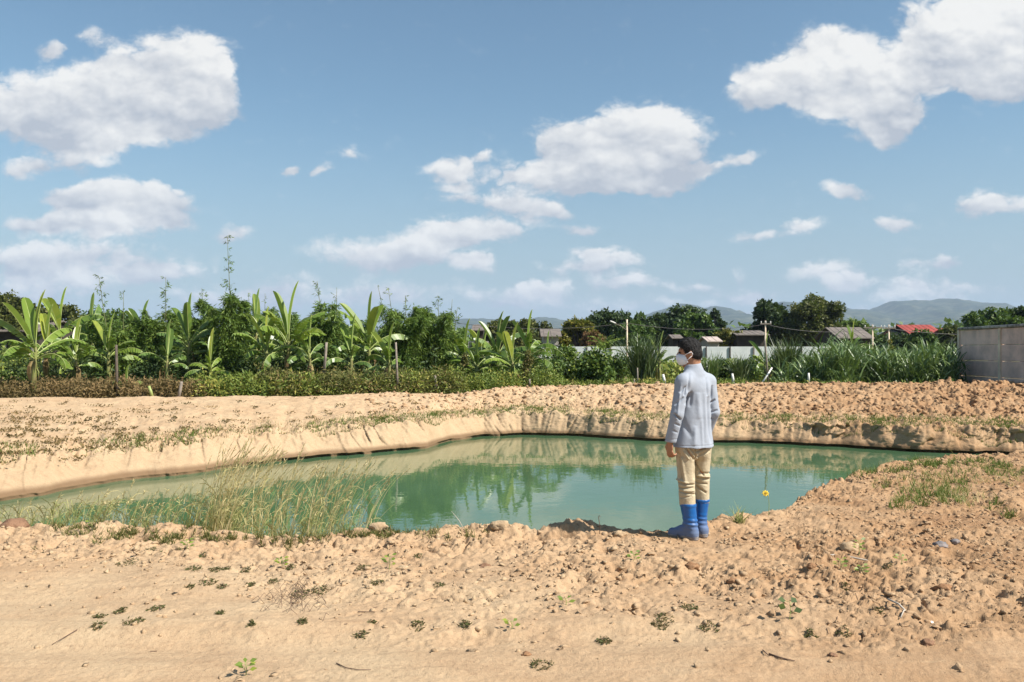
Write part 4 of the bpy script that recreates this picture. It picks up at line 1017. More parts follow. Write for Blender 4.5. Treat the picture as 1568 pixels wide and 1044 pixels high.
p2_ = upole(1172, 491, 66, 'utility pole left of the large round tree', arm=.9)
p3_ = upole(1336, 497, 68, 'utility pole right of the brown gabled roof', arm=1.6)
p4_ = upole(1361, 497, 60, 'dark utility pole right of the twin pole, in the tall grass', arm=.9, rad=.07)
p0_ = (wx(700, 66), 66, p1_[2]); p5_ = (wx(1640, 60), 60, p4_[2])
wm_ = plain('cable', (.10, .09, .085), .6, .1)
for nm, a, b_, d in (('wire from the left to the lamp pole', p0_, p1_, -.35), ('wire from the lamp pole towards the round tree', p1_, p2_, -.35), ('wire from the pole by the ragged tree to the pole by the gabled house', p2_, p3_, -.3), ('short wire between the twin poles', p3_, p4_, -.15), ('wire from the dark pole to the right edge', p4_, p5_, -.3)):
    m_ = MB(); a = np.array(a)-[0, .12, .3]; b_ = np.array(b_)-[0, .12, .3]; t_ = np.linspace(0, 1, 14)[:, None]
    P_ = a+(b_-a)*t_; P_[:, 2] -= .45*4*(t_*(1-t_))[:, 0]
    m_.tube(P_, .018, 4); o = m_.build('power_line', wm_); tag(o, nm, 'power line')
# ------------------------------------------------------------ the man
def snets(f, lo, h):
    s = f < 0; nx, ny, nz = f.shape
    c = [(0,0,0),(1,0,0),(0,1,0),(1,1,0),(0,0,1),(1,0,1),(0,1,1),(1,1,1)]
    cs = np.stack([s[i:nx-1+i, j:ny-1+j, k:nz-1+k] for i, j, k in c]); cnt = cs.sum(0)
    act = np.argwhere((cnt > 0) & (cnt < 8)); idx = -np.ones((nx-1, ny-1, nz-1), int); idx[tuple(act.T)] = np.arange(len(act))
    val = np.stack([f[act[:, 0]+i, act[:, 1]+j, act[:, 2]+k] for i, j, k in c], 1)
    ca = np.array(c, float); P = np.zeros((len(act), 3)); n = np.zeros(len(act))
    for a, b in [(0,1),(2,3),(4,5),(6,7),(0,2),(1,3),(4,6),(5,7),(0,4),(1,5),(2,6),(3,7)]:
        va, vb = val[:, a], val[:, b]; m = (va < 0) != (vb < 0); t = np.where(m, va/(np.where(m, va-vb, 1)), 0)
        P += np.where(m[:, None], ca[a]+(ca[b]-ca[a])*t[:, None], 0); n += m
    P = (P/n[:, None]+act)*h+np.array(lo); F_ = []
    for ax in range(3):
        o1, o2 = [a for a in range(3) if a != ax]
        sl0 = [slice(1, -1)]*3; sl0[ax] = slice(0, f.shape[ax]-1); sl1 = list(sl0); sl1[ax] = slice(1, f.shape[ax])
        A_, B_ = s[tuple(sl0)], s[tuple(sl1)]; e = np.argwhere(A_ != B_); inv = A_[tuple(e.T)]
        e[:, o1] += 1; e[:, o2] += 1
        def g(d1, d2): q = e.copy(); q[:, o1] -= d1; q[:, o2] -= d2; return idx[tuple(q.T)]
        q = np.stack([g(1, 1), g(0, 1), g(0, 0), g(1, 0)], 1)
        if ax == 1: inv = ~inv
        q[~inv] = q[~inv][:, ::-1]; F_.append(q)
    return P, np.concatenate(F_)
class SDF:
    def __init__(s, lo, hi, h):
        s.lo = np.array(lo, float); s.h = h; n = ((np.array(hi)-s.lo)/h).astype(int)+1
        g = np.meshgrid(*[s.lo[i]+np.arange(n[i])*h for i in range(3)], indexing='ij'); s.P = np.stack(g, -1).astype(np.float32); s.f = np.full(s.P.shape[:3], 9.0, np.float32)
    def _u(s, d, k):
        if k <= 0: s.f = np.minimum(s.f, d)
        else:
            hh = np.clip(.5+.5*(s.f-d)/k, 0, 1); s.f = s.f*(1-hh)+d*hh-k*hh*(1-hh)
    def cone(s, a, b, r1, r2, k=.02, flat=None):
        """tapered limb; flat=(axis vector, factor) squeezes the section"""
        a = np.array(a, np.float32); b = np.array(b, np.float32); ab = b-a; pa = s.P-a
        t = np.clip((pa@ab)/(ab@ab), 0, 1); q = pa-t[..., None]*ab
        if flat is not None:
            ax = np.array(flat[0], np.float32); ax /= np.linalg.norm(ax); c = q@ax; q = q+c[..., None]*ax*(flat[1]-1)
        s._u(np.linalg.norm(q, axis=-1)-(r1+(r2-r1)*t), k)
    def ell(s, c, r, k=.02, R=None):
        q = s.P-np.array(c, np.float32)
        if R is not None: q = q@np.array(R, np.float32).T
        r = np.array(r, np.float32); l = np.linalg.norm(q/r, axis=-1); l2 = np.linalg.norm(q/(r*r), axis=-1)
        s._u(l*(l-1)/np.maximum(l2, 1e-5), k)
    def cut(s, p, n):   # keep the side the normal points to
        n = np.array(n, np.float32); n /= np.linalg.norm(n); s.f = np.maximum(s.f, -((s.P-np.array(p, np.float32))@n))
    def sub(s, c, r, R=None):
        q = s.P-np.array(c, np.float32)
        if R is not None: q = q@np.array(R, np.float32).T
        r = np.array(r, np.float32); l = np.linalg.norm(q/r, axis=-1); l2 = np.linalg.norm(q/(r*r), axis=-1)
        s.f = np.maximum(s.f, -(l*(l-1)/np.maximum(l2, 1e-5)))
    def mesh(s, name, mat, parent, disp=None):
        P, Fq = snets(s.f, s.lo, s.h); o = mesh_np(name, P, Fq, mat, parent, True)
        if disp:
            me = o.data; n = np.zeros(len(P)*3, np.float32); me.vertices.foreach_get('normal', n); n = n.reshape(-1, 3)
            P2 = P+n*disp(P, n)[:, None]; me.vertices.foreach_set('co', P2.astype(np.float32).ravel()); me.update()
        return o
MX, MY = wx(1058, 6.95), 6.95
MZ = .02
man = empty('person', (MX, MY, MZ), 'man in pale blue jacket, khaki trousers, white mask and blue rubber boots beside the pond', 'person')
def bx(px, py, dy=0.0):   # figure point from photo row/column at the man's depth
    return np.array([(px-1058)*.00556, dy, 1.6-(py-538)*.00556-MZ])
f_ = unit(np.array([-.57, .82, 0])); r_ = np.array([.82, .57, 0])
hf = unit(np.array([-.96, .22, -.12])); hs = unit(np.cross(hf, [0, 0, 1.])); hu = np.cross(hs, hf)      # head: front, right side, up
RH = np.stack([hf, hs, hu])
hc = bx(1057.5, 540, .03)
shL = bx(1042, 584, -.10); shR = bx(1090, 585, .12)
elL = bx(1031, 632, -.15); elR = bx(1097, 632, .10)
wrL = bx(1022, 674, -.115); wrR = bx(1089, 668, .22)
neck0 = bx(1063, 566, .02); 
hipL, hipR = bx(1049, 690, -.04), bx(1077, 690, .07)
knL, knR = bx(1050, 737, -.02), bx(1078.5, 735, .09)
anL, anR = bx(1054, 806, -.03), bx(1077.5, 802, .08)
SKIN = plain('skin', (.40, .20, .115), .55, .06, 14, .1, .4, (.33, .155, .085))
HAIR = plain('hair', (.007, .006, .006), .6, .2, 60, .5, .3, (.016, .014, .013), 140)
# body: one continuous skin surface (head, neck, trunk, limbs, both hands with fingers)
b = SDF((-.30, -.27, -.02), (.30, .42, 1.72), .0052)
b.ell(hc+hf*-.004+hu*.028, (.086, .072, .094), 0, RH)
b.ell(hc+hf*.028-hu*.045, (.066, .060, .078), .03, RH)
b.cone(hc+hf*.055-hu*.095, hc-hf*.02-hu*.085, .022, .045, .03)
b.cone(hc+hf*.094+hu*.008, hc+hf*.112-hu*.022, .010, .014, .012)     # nose
b.cone(hc+hf*.075+hs*.03+hu*.03, hc+hf*.075-hs*.03+hu*.03, .018, .018, .012)  # brow
b.cone(hc-hf*.035-hu*.05, neck0, .050, .052, .025)
for s_, e_ in ((1, 1), (-1, 1)):
    ec = hc+hs*s_*.077-hf*.008-hu*.012
    b.ell(ec, (.016, .009, .031), .004, RH)
b.cone(shL, shR, .045, .045, .03); b.cone(neck0, bx(1064, 600, .02), .045, .08, .04); b.cone(bx(1064, 600, .02), bx(1064, 680, .02), .09, .10, .04, (f_, 1.2))
for sh_, el_, wr_ in ((shL, elL, wrL), (shR, elR, wrR)):
    b.cone(sh_, el_, .042, .033, .02); b.cone(el_, wr_, .033, .024, .015)
for h_, k_, a_ in ((hipL, knL, anL), (hipR, knR, anR)):
    b.cone(h_, k_, .065, .045, .03); b.cone(k_, a_, .045, .035, .02)
def hand(wr, dn, fwd, inn):
    """palm, four curled fingers and a thumb; dn: down the hand, fwd: index side, inn: palm side"""
    pc = wr+dn*.045
    b.ell(pc, (.046, .036, .015), .012, np.stack([dn, fwd, inn]))
    b.cone(wr-dn*.02, wr+dn*.02, .024, .024, .015, (inn, 1.35))
    for i, (off, ln) in enumerate(((.027, .95), (.009, 1.05), (-.009, 1.0), (-.026, .80))):
        p = pc+dn*.036+fwd*off; an = .25+.10*i
        for j, (l_, rr) in enumerate(((.036, .0092), (.026, .0084), (.020, .0076))):
            d = dn*cos(an)+inn*sin(an)+fwd*off*1.5; q = p+unit(d)*l_*ln; b.cone(p, q, rr, rr*.92, .003); p = q; an += .62+.06*i
    p = wr+dn*.022+fwd*.026; q = p+unit(fwd*.75+dn*.75+inn*.25)*.036; b.cone(p, q, .013, .010, .008); b.cone(q, q+unit(dn*.95+inn*.35+fwd*.1)*.03, .0098, .008, .004)
hand(wrL, unit(np.array([-.02, .04, -1])), f_, r_)
hand(wrR, unit(np.array([-.35, .5, -.8])), unit(np.array([-.9, -.2, .3])), unit(-r_+np.array([0, 0, -.2])))
body = b.mesh('body', SKIN, man)
del b
EYE = plain('eye', (.02, .015, .012), .2, .1)
for s_ in (1, -1):
    m_ = MB(); c = hc+hf*.088+hs*s_*.034+hu*.012
    th = np.linspace(0, 2*pi, 9)[:-1]
    ring = lambda z, rr: [tuple(c+hs*rr*np.cos(a)*1.5+hu*rr*np.sin(a)+hf*z) for a in th]
    m_.add(ring(-.012, .010)+ring(.0, .009)+ring(.006, .004), [tuple(16+i for i in range(8))]+[(i, (i+1) % 8, 8+(i+1) % 8, 8+i) for i in range(8)]+[(8+i, 8+(i+1) % 8, 16+(i+1) % 8, 16+i) for i in range(8)])
    m_.build('eye', EYE, man, True)
# hair
b = SDF(hc-.17, hc+.17, .0042)
b.ell(hc-hf*.006+hu*.034, (.096, .081, .102), 0, RH)
b.cone(hc-hf*.048-hu*.030, hc-hf*.044-hu*.060, .048, .038, .04, (hs, .8))
b.ell(hc+hf*.034+hu*.080, (.050, .055, .040), .03, RH)
b.cut(hc-hf*.05-hu*.070, hu*1.0-hf*.30)
b.sub(hc+hf*.122-hu*.028, (.098, .20, .102), RH)       # face opening with sideburn
b.sub(hc+hf*.02-hs*.10-hu*.045, (.040, .062, .052), RH)
b.sub(hc+hf*.02+hs*.10-hu*.045, (.040, .062, .052), RH)
def hd(P, n): return .0035*pn(P[:, 0]*70+P[:, 1]*40, P[:, 2]*22, 5)+.002*pn(P[:, 0]*160, P[:, 2]*60+P[:, 1]*90, 6)
hr_ = b.mesh('hair', HAIR, man, hd)
hv = np.zeros(len(hr_.data.vertices)*3, np.float32); hn = hv.copy(); hr_.data.vertices.foreach_get('co', hv); hr_.data.vertices.foreach_get('normal', hn); hv = hv.reshape(-1, 3); hn = hn.reshape(-1, 3)
outw = ((hv-hc)*hn).sum(1) > .05; q = rng.choice(np.where(outw)[0], 5200); hv, hn = hv[q], hn[q]
whorl = hc-hf*.05+hu*.10; fl = unit(hv-whorl-((hv-whorl)*hn).sum(1)[:, None]*hn)
sl_ = LF(); sl_.add(hv-hn*.002, unit(fl+hn*.10+.22*rng.normal(size=hv.shape)), rng.uniform(.012, .024, len(hv)), .0026, None, hn)
sl_.build('hair_strands', HAIR, hr_)
# face mask with ear loops
MASK = plain('mask_fabric', (.78, .78, .80), .85, .04, 30, .15, .2)
b = SDF(hc-.19, hc+.19, .0036)
b.ell(hc+hf*.040-hu*.050, (.080, .072, .064), 0, RH)
b.cone(hc+hf*.080-hu*.008, hc+hf*.101-hu*.022, .017, .020, .02)
b.cut(hc+hf*.045+hu*.0, hf*1-hu*.30)
b.cut(hc+hf*.09+hu*.004, -hu+hf*.35)
b.sub(hc+hf*.02-hu*.06, (.080, .063, .066), RH)
mk = b.mesh('face_mask', MASK, man, lambda P, n: .0014*np.sin(P[:, 2]*330))
for s_ in (1, -1):
    m_ = MB()
    for (z0_, z1_) in ((-.018, .006), (-.080, -.03)):
        p0 = hc+hf*.055+hs*s_*.0655+hu*z0_; p1 = hc-hf*.012+hs*s_*.086+hu*z1_; mid = (p0+p1)/2+hs*s_*.006
        m_.tube([p0, mid, p1], .0022, 5)
    m_.tube([hc-hf*.012+hs*s_*.086+hu*.006, hc-hf*.024+hs*s_*.084-hu*.012, hc-hf*.012+hs*s_*.086-hu*.03], .0022, 5)
    m_.build('ear_loop', MASK, mk, True)
# jacket
JK, t, bs = new_mat('jacket_cotton'); oc = objco(t)
wv_ = t.nodes.new('ShaderNodeTexWave'); wv_.inputs['Scale'].default_value = 34; wv_.inputs['Distortion'].default_value = .6; wv_.inputs['Detail'].default_value = 2; t.links.new(oc, wv_.inputs[0])
c = mixc(t, wv_.outputs['Fac'], (.305, .332, .38), (.33, .357, .405)); c = mixc(t, mth(t, 'MULTIPLY', noise(t, oc, 9, 4), .25), c, (.26, .285, .335))
t.links.new(c, bs.inputs['Base Color']); bs.inputs['Roughness'].default_value = .9; bs.inputs['Specular IOR Level'].default_value = .2
bp = t.nodes.new('ShaderNodeBump'); bp.inputs['Strength'].default_value = .35; bp.inputs['Distance'].default_value = .004; t.links.new(noise(t, oc, 45, 3, .6), bp.inputs['Height']); t.links.new(bp.outputs[0], bs.inputs['Normal'])
b = SDF((-.29, -.28, .74), (.30, .40, 1.52), .0058)
cst = bx(1066, 600, .02); wst = bx(1064, 640, .02); hem = bx(1062.5, 684, .02)
b.cone(cst+[0, 0, .02], wst, .152, .150, 0, (f_, 1.42)); b.cone(wst, hem-[0, 0, .02], .152, .203, .05, (f_, 1.35))
b.cone(bx(1045.5, 586, -.09), bx(1086.5, 587, .11), .072, .072, .045, (f_, 1.25))
b.cone(neck0+np.array([0, 0, -.01]), shL+[.01, 0, .0], .062, .050, .04); b.cone(neck0+np.array([0, 0, -.01]), shR+[-.01, 0, .0], .062, .050, .04)
b.cone(neck0-[0, 0, .04], neck0+[-.006, 0, .060], .085, .066, .022)
b.cut(neck0+[-.004, 0, .052], [.10, .10, -1]); b.cut(hem, [0.02, 0, 1])
jf = b.f.copy(); b.f[:] = 9.0
b.cone(shL+[.0, 0, -.005], elL+[.002, 0, 0], .066, .054, 0); b.cone(elL+[.002, 0, 0], wrL+[-.0, 0, -.02], .054, .046, .015)
b.cone(shR+[-.0, 0, -.005], elR, .066, .052, 0); b.cone(elR, wrR+[0, .01, -.02], .052, .046, .015)
b.cut(wrL+[0, 0, -.004], [.10, 0, 1]) ; af = b.f
# sleeves join at the shoulder, hang free lower down
kk_ = np.clip((b.P[..., 2]-1.12)/.2, 0, 1)*.035+.0015; hh = np.clip(.5+.5*(jf-af)/kk_, 0, 1); b.f = (jf*(1-hh)+af*hh-kk_*hh*(1-hh)).astype(np.float32)
def jd(P, n):
    x, y, z = P.T; 
    s = (x-cst[0])*r_[0]+(y-cst[1])*r_[1]          # across the back
    w = .0022*fbm(x*9+3, z*6, 3, 7)+.0012*fbm(x*26, z*18, 2, 9)
    tor = np.exp(-(np.maximum(0, np.abs(s)-.15)/.03)**2)
    low = np.clip((1.35-z)/.5, 0, 1)
    def line(a, b_, wd, amp, bend=0):              # a soft fold between two photo points
        ax_, az = a; bx_, bz = b_; A_ = np.array([(ax_-1058)*.00556, 1.58-(az-538)*.00556]); B_ = np.array([(bx_-1058)*.00556, 1.58-(bz-538)*.00556])
        d = B_-A_; L2 = d@d; t = np.clip(((x-A_[0])*d[0]+(z-A_[1])*d[1])/L2, 0, 1); dist = ((x-A_[0]-t*d[0])*d[1]-(z-A_[1]-t*d[1])*d[0])/math.sqrt(L2); al = np.sqrt((x-A_[0]-t*d[0])**2+(z-A_[1]-t*d[1])**2)
        o = np.exp(-(al/wd)**2)*(np.sin(t*pi)**.5 if bend else 1-.5*t); return 1.9*amp*o*(n[:, 1] < .25)
    for a, b_, wd, amp in (
        ((1051, 571), (1047, 600), .012, -.010), ((1050, 600), (1046, 612), .010, -.012), ((1055, 600), (1052, 622), .013, -.006),
        ((1081, 578), (1081, 606), .010, -.008), ((1083, 606), (1086, 678), .013, -.012), ((1076, 600), (1077, 676), .014, .005),
        ((1065, 600), (1066, 640), .022, .006), ((1042, 618), (1056, 598), .012, -.007), ((1040, 640), (1054, 668), .020, -.006), ((1060, 650), (1058, 680), .018, .005),
        ((1088, 618), (1098, 612), .008, -.012), ((1090, 632), (1102, 628), .008, -.011), ((1089, 640), (1098, 645), .008, -.006),
        ((1024, 630), (1036, 641), .007, -.014), ((1026, 618), (1040, 606), .008, -.008), ((1026, 645), (1036, 650), .007, -.006), ((1034, 600), (1044, 590), .009, -.009), ((1022, 655), (1032, 660), .007, -.004),
        ((1037, 585), (1029, 640), .008, .004), ((1046, 588), (1041, 604), .007, -.010), ((1070, 640), (1071, 684), .012, .004), ((1092, 590), (1090, 612), .008, -.010)):
        w = w+line(a, b_, wd, amp, 1)
    w = w+.004*np.clip((.98-z)/.2, 0, 1)*np.sin(s*42)*tor
    w = w-.0035*np.exp(-((z-hem[2]-.022)/.004)**2)-.003*np.exp(-((z-wrL[2]-.025)/.004)**2)*(x < -.12)
    return w
jk = b.mesh('jacket', JK, man, jd); del b, jf, af
# trousers
TR = plain('khaki_cotton', (.50, .42, .285), .9, .06, 20, .25, .2, (.43, .355, .235), 60)
b = SDF((-.26, -.2, .22), (.28, .28, .98), .0055)
b.cone(bx(1062, 655, .02), bx(1062.5, 676, .02), .120, .125, 0, (f_, 1.25))
b.cone(bx(1048, 684, -.035), knL+[0, 0, .03], .090, .070, .035, (f_, 1.05)); b.cone(knL+[0, 0, .03], bx(1052, 774, -.02), .070, .067, .02)
b.cone(bx(1076, 680, .06), knR+[0, 0, .03], .094, .066, .02, (f_, 1.05)); b.cone(knR+[0, 0, .03], bx(1079, 772, .09), .066, .061, .02)
b.ell(bx(1056, 690, -.03), (.075, .07, .085), .04); b.ell(bx(1075, 690, .03), (.07, .07, .085), .03)
b.cut(bx(1050, 772, 0), [0, 0, 1])
def td(P, n):
    x, y, z = P.T; w = .0022*fbm(x*12, z*10, 3, 17)
    def line(a, b_, wd, amp):
        A_ = np.array([(a[0]-1058)*.00556, 1.58-(a[1]-538)*.00556]); B_ = np.array([(b_[0]-1058)*.00556, 1.58-(b_[1]-538)*.00556])
        d = B_-A_; t = np.clip(((x-A_[0])*d[0]+(z-A_[1])*d[1])/(d@d), 0, 1); al = np.sqrt((x-A_[0]-t*d[0])**2+(z-A_[1]-t*d[1])**2); return 1.9*amp*np.exp(-(al/wd)**2)*(n[:, 1] < .3)
    for a, b_, wd, amp in (
        ((1046, 684), (1060, 702), .008, -.011), ((1042, 688), (1050, 700), .006, .005), ((1052, 682), (1063, 698), .006, -.008), ((1064, 690), (1080, 684), .008, -.010), ((1066, 698), (1086, 690), .007, -.006), ((1061, 684), (1064, 712), .006, -.010),
        ((1036, 692), (1041, 730), .008, -.007), ((1040, 700), (1046, 735), .012, .006), ((1060, 700), (1060, 730), .010, -.005),
        ((1036, 738), (1060, 740), .006, -.011), ((1038, 746), (1058, 744), .006, -.010), ((1040, 751), (1062, 755), .006, -.008), ((1040, 760), (1056, 757), .005, -.005), ((1036, 733), (1050, 737), .007, .007), ((1044, 749), (1060, 749), .005, .006),
        ((1066, 712), (1078, 728), .007, -.010), ((1072, 724), (1090, 726), .007, -.010), ((1066, 732), (1088, 735), .006, -.009), ((1066, 740), (1084, 742), .006, -.009), ((1068, 746), (1082, 755), .007, -.011), ((1070, 729), (1088, 731), .005, .007), ((1064, 705), (1068, 720), .007, -.007)):
        w = w+line(a, b_, wd, amp)
    return w-.003*np.exp(-((z-.31)/.003)**2)*0
b.mesh('trousers', TR, man, td); del b
# rubber boots
BT, t, bs = new_mat('blue_rubber'); oc = objco(t); sp = t.nodes.new('ShaderNodeSeparateXYZ'); t.links.new(oc, sp.inputs[0])
dust = mth(t, 'ADD', sstep(t, sp.outputs[2], .20, .04), mth(t, 'MULTIPLY_ADD', noise(t, oc, 22, 5, .65), .9, -.5), clamp=True)
c = mixc(t, mth(t, 'MULTIPLY', dust, .55), (.006, .095, .31), (.20, .20, .20)); t.links.new(c, bs.inputs['Base Color'])
rr_ = mth(t, 'MULTIPLY_ADD', dust, .5, .33); t.links.new(rr_, bs.inputs['Roughness'])
SOLE = plain('boot_sole', (.16, .17, .22), .85, .2, 20, .3, .3, (.30, .26, .22))
def boot(top, an, fd, lean, wtop, wsh):
    fd = unit(np.array(fd, float)); sd = np.cross(fd, [0, 0, 1.]); z0 = an[2]; fl = np.array([an[0], an[1], 0.0])
    RB = np.stack([fd, sd, np.array([0, 0, 1.])])
    b = SDF((fl[0]-.3, fl[1]-.3, -.03), (fl[0]+.3, fl[1]+.3, .33), .005)
    b.cone(top+[0, 0, .03], fl+[0, 0, .13]-fd*.005, wtop, wsh, 0); b.cone(fl+[0, 0, .13]-fd*.005, fl+[0, 0, .05]-fd*.018, wsh, .050, .02)
    b.cone(fl+[0, 0, .042]-fd*.03, fl+[0, 0, .034]+fd*.155, .044, .036, .03, (np.array([0, 0, 1.]), 1.0)); b.cone(fl+[0, 0, .10]+fd*.005, fl+[0, 0, .050]+fd*.095, .042, .036, .025)
    b.cut([0, 0, top[2]], [0, 0, -1]); b.cut([0, 0, .012], [0, 0, 1])
    def bd(P, n):
        z = P[:, 2]; return .0035*(np.abs(z-top[2]+.012) < .012)-.004*np.exp(-((z-.135)/.008)**2)+.003*np.sin(z*170+P[:, 0]*20)*np.exp(-((z-.13)/.05)**2)+.0025*fbm(P[:, 0]*14, z*10, 3, 3)+.003*(z < .03)
    o = b.mesh('boot', BT, man, bd)
    b = SDF((fl[0]-.3, fl[1]-.3, -.03), (fl[0]+.3, fl[1]+.3, .06), .005)
    b.cone(fl+[0, 0, .02]-fd*.03, fl+[0, 0, .02]+fd*.155, .047, .040, 0); b.cut([0, 0, .022], [0, 0, -1]); b.cut([0, 0, -.008], [0, 0, 1])
    b.cone(fl+[0, 0, .0]-fd*.035, fl+[0, 0, .0]-fd*.005, .040, .040, .0); b.cut([0, 0, .022], [0, 0, -1]); b.cut([0, 0, -.014], [0, 0, 1])
    b.mesh('sole', SOLE, o)
boot(bx(1052, 770, -.02), np.array([(1055-1058)*.00556, -.03, 0]), (-.83, .50, 0), 0, .0700, .058)
boot(bx(1079, 767, .09), np.array([(1076-1058)*.00556, .09, 0]), (-.55, .83, 0), 0, .0640, .050)
# ------------------------------------------------------------ loose soil, weeds, sticks on the near bank
CLB = None
def clod_field(name, pts, sizes, mat, label, seed, cat='loose soil', tone_=.0):
    r = np.random.default_rng(seed)
    import bmesh
    bm = bmesh.new(); bmesh.ops.create_icosphere(bm, subdivisions=1, radius=1.0); bv = np.array([v.co[:] for v in bm.verts]); bf = np.array([[v.index for v in f.verts] for f in bm.faces]); bm.free()
    n = len(pts); k = len(bv)
    q = bv[None]*(1+.34*r.normal(size=(n, k, 1)).clip(-1.3, 1.3))+.30*r.normal(size=(n, k, 3))
    sc = np.stack([r.uniform(.7, 1.4, n), r.uniform(.7, 1.3, n), r.uniform(.45, .95, n)], 1)*np.asarray(sizes)[:, None]
    q = q*sc[:, None, :]; a = r.uniform(0, 6.28, n); ca, sa = np.cos(a)[:, None], np.sin(a)[:, None]
    x = q[..., 0]*ca-q[..., 1]*sa; y = q[..., 0]*sa+q[..., 1]*ca
    v = np.stack([x, y, q[..., 2]], -1)+np.asarray(pts)[:, None, :]+np.array([0, 0, 1.])*(np.asarray(sizes)*.15)[:, None, None]
    f = (bf[None]+(np.arange(n)*k)[:, None, None]).reshape(-1, 3)
    o = mesh_np(name, v.reshape(-1, 3), f, mat, None, False, vattr={'tone': np.repeat(tone_+.25*(r.random(n)-.5), k)}); tag(o, label, cat, kind='stuff'); return o
SOILC = gm; SOILX = plain('soil_clod', (.43, .285, .165), .95, .12, 5, .5, .1, (.31, .19, .105), 60)
SOILR = plain('red_clod', (.34, .195, .105), .95, .12, 5, .5, .1, (.22, .115, .06), 60)
r = np.random.default_rng(400)
def near_pts(n, lo=2.6, hi=7.4, onrough=True):
    out = []
    while len(out) < n:
        px = r.uniform(-150, 1720); v0 = (px-CX)/F; Y = r.uniform(lo**1.5, 13**1.5)**(1/1.5); 
        vv = v0*Y/(Y+4); lim = float(np.interp(vv, vs_, nb))
        if Y > lim-.02: continue
        bl = float(np.interp(px, [0, 250, 500, 900, 1200, 1568], [6.0, 5.7, 5.3, 5.1, 4.9, 4.8]))
        p_ = .025+.975*float(ss(np.array(Y+.4*r.normal()), bl-.4, bl+.6))
        if onrough and r.random() > p_: continue
        if pn(np.array([v0*Y*1.6]), np.array([Y*1.6]), 3)[0] < r.uniform(-.5, .15): continue
        out.append((v0*Y, Y))
    return np.array(out)
P_ = near_pts(9500); z = np.array([gh(a, b) for a, b in P_])
clod_field('loose_clods', np.column_stack([P_, z]), (.004+.019*r.random(len(P_))**3), gm, 'small loose soil clods scattered over the near bank', 401, tone_=.12+.30*ss(P_[:, 0]/P_[:, 1]*F+CX, 600, 1500))
# crumbs on the rough face of the far berm
X = []; 
for k in range(5200):
    px = r.uniform(560, 1640)**1.0; v0 = (px-CX)/F; Yq = 24.0
    for _ in range(4): vv = v0*Yq/(Yq+4); a_ = float(np.interp(vv, vs_, yl)); b_ = float(np.interp(vv, vs_, yc)); Yq = a_+(b_-a_)*.5
    Y = a_+(b_-a_)*r.uniform(-.05, 1.15)
    if r.random() < .25+.75*np.clip((px-500)/900, 0, 1): X.append((v0*Y, Y))
X = np.array(X); z = np.array([gh(a, b) for a, b in X])
clod_field('berm_clods', np.column_stack([X, z]), (.02+.055*r.random(len(X))**2.6), gm, 'broken brown soil lumps on the face of the far berm', 402, tone_=.45+.25*ss(X[:, 0], 0, 12))
def on_ground(px, py):
    """plan point where the view line through a photo point meets the near ground"""
    Y = 1.6*F/(py-HZ)
    for _ in range(6): z = gh(wx(px, Y), Y); Y = (1.6-z)*F/(py-HZ)
    return np.array([wx(px, Y), Y, gh(wx(px, Y), Y)])
# single dark clods and stones one can point at
DKC = plain('dark_clod', (.27, .155, .095), .95, .15, 8, .6, .1)
GRY = plain('grey_stone', (.28, .235, .215), .85, .15, 8, .4, .2, (.12, .12, .13))
import bmesh
def rock(px, py, w, mat, label, seed, flat=.6, name='soil_clod', cat='clod'):
    r = np.random.default_rng(seed); p = on_ground(px, py); s = w*.85/F*p[1]/2
    bm = bmesh.new(); bmesh.ops.create_icosphere(bm, subdivisions=3, radius=1.0); v = np.array([q.co[:] for q in bm.verts]); f = [[q.index for q in fc.verts] for fc in bm.faces]; bm.free()
    d = 1+.6*pn(v[:, 0]*1.4+seed, v[:, 1]*1.4+v[:, 2], seed % 9)+.40*pn(v[:, 0]*3.3+v[:, 2]*2, v[:, 1]*4+seed, 3)+.22*pn(v[:, 0]*9, v[:, 1]*10+v[:, 2]*8, 4)
    v = v*d[:, None]*np.array([1, .75, flat])*s
    o = mesh_np(name, v, np.array(f), mat, None, False, loc=(p[0], p[1], p[2]+s*flat*.05)); tag(o, label, cat, 'lone clods on the near bank')
for i, (px, py, w, mt_, lb) in enumerate([
 (1420, 986, 26, DKC, 'elongated reddish clod on the smooth track, lower right'), (1275, 1004, 16, DKC, 'small dark clod left of the elongated reddish one near the bottom'),
 (806, 1003, 17, SOILR, 'dark clod alone on the pale track, bottom centre'), (616, 870, 22, SOILC, 'upright pale clod on the left half of the near bank'),
 (1210, 884, 24, SOILR, 'conical clod above the round leaved sprout'), (1243, 872, 16, SOILR, 'small conical clod right of the larger conical one'),
 (1300, 845, 34, SOILC, 'large clod left of the dark hollow on the right'), (1440, 838, 26, GRY, 'grey blue lump of clay on the right of the near bank'),
 (1462, 830, 16, GRY, 'smaller grey lump beside the grey blue clay'), (22, 806, 44, DKC, 'long dark reddish clod at the left edge by the grass'),
 (1424, 955, 16, M['white'], 'small white stone on the right of the track'), (742, 868, 22, DKC, 'dark cluster clod in the middle of the near bank'),
 (765, 809, 34, SOILC, 'pale hump of soil on the pond edge, centre'), (948, 819, 24, SOILC, 'pale clod lying against the dark wet edge left of the man'),
 (1060, 876, 26, SOILR, 'brown clod below the boots of the man'), (1445, 903, 34, SOILR, 'brown clod with a deep shadow at the right'),
 (1120, 893, 20, SOILR, 'brown clod right of and below the man'), (580, 818, 30, SOILC, 'rounded clod at the pond edge right of the straw grass')]):
    rock(px, py, w, mt_, lb, 30+i)
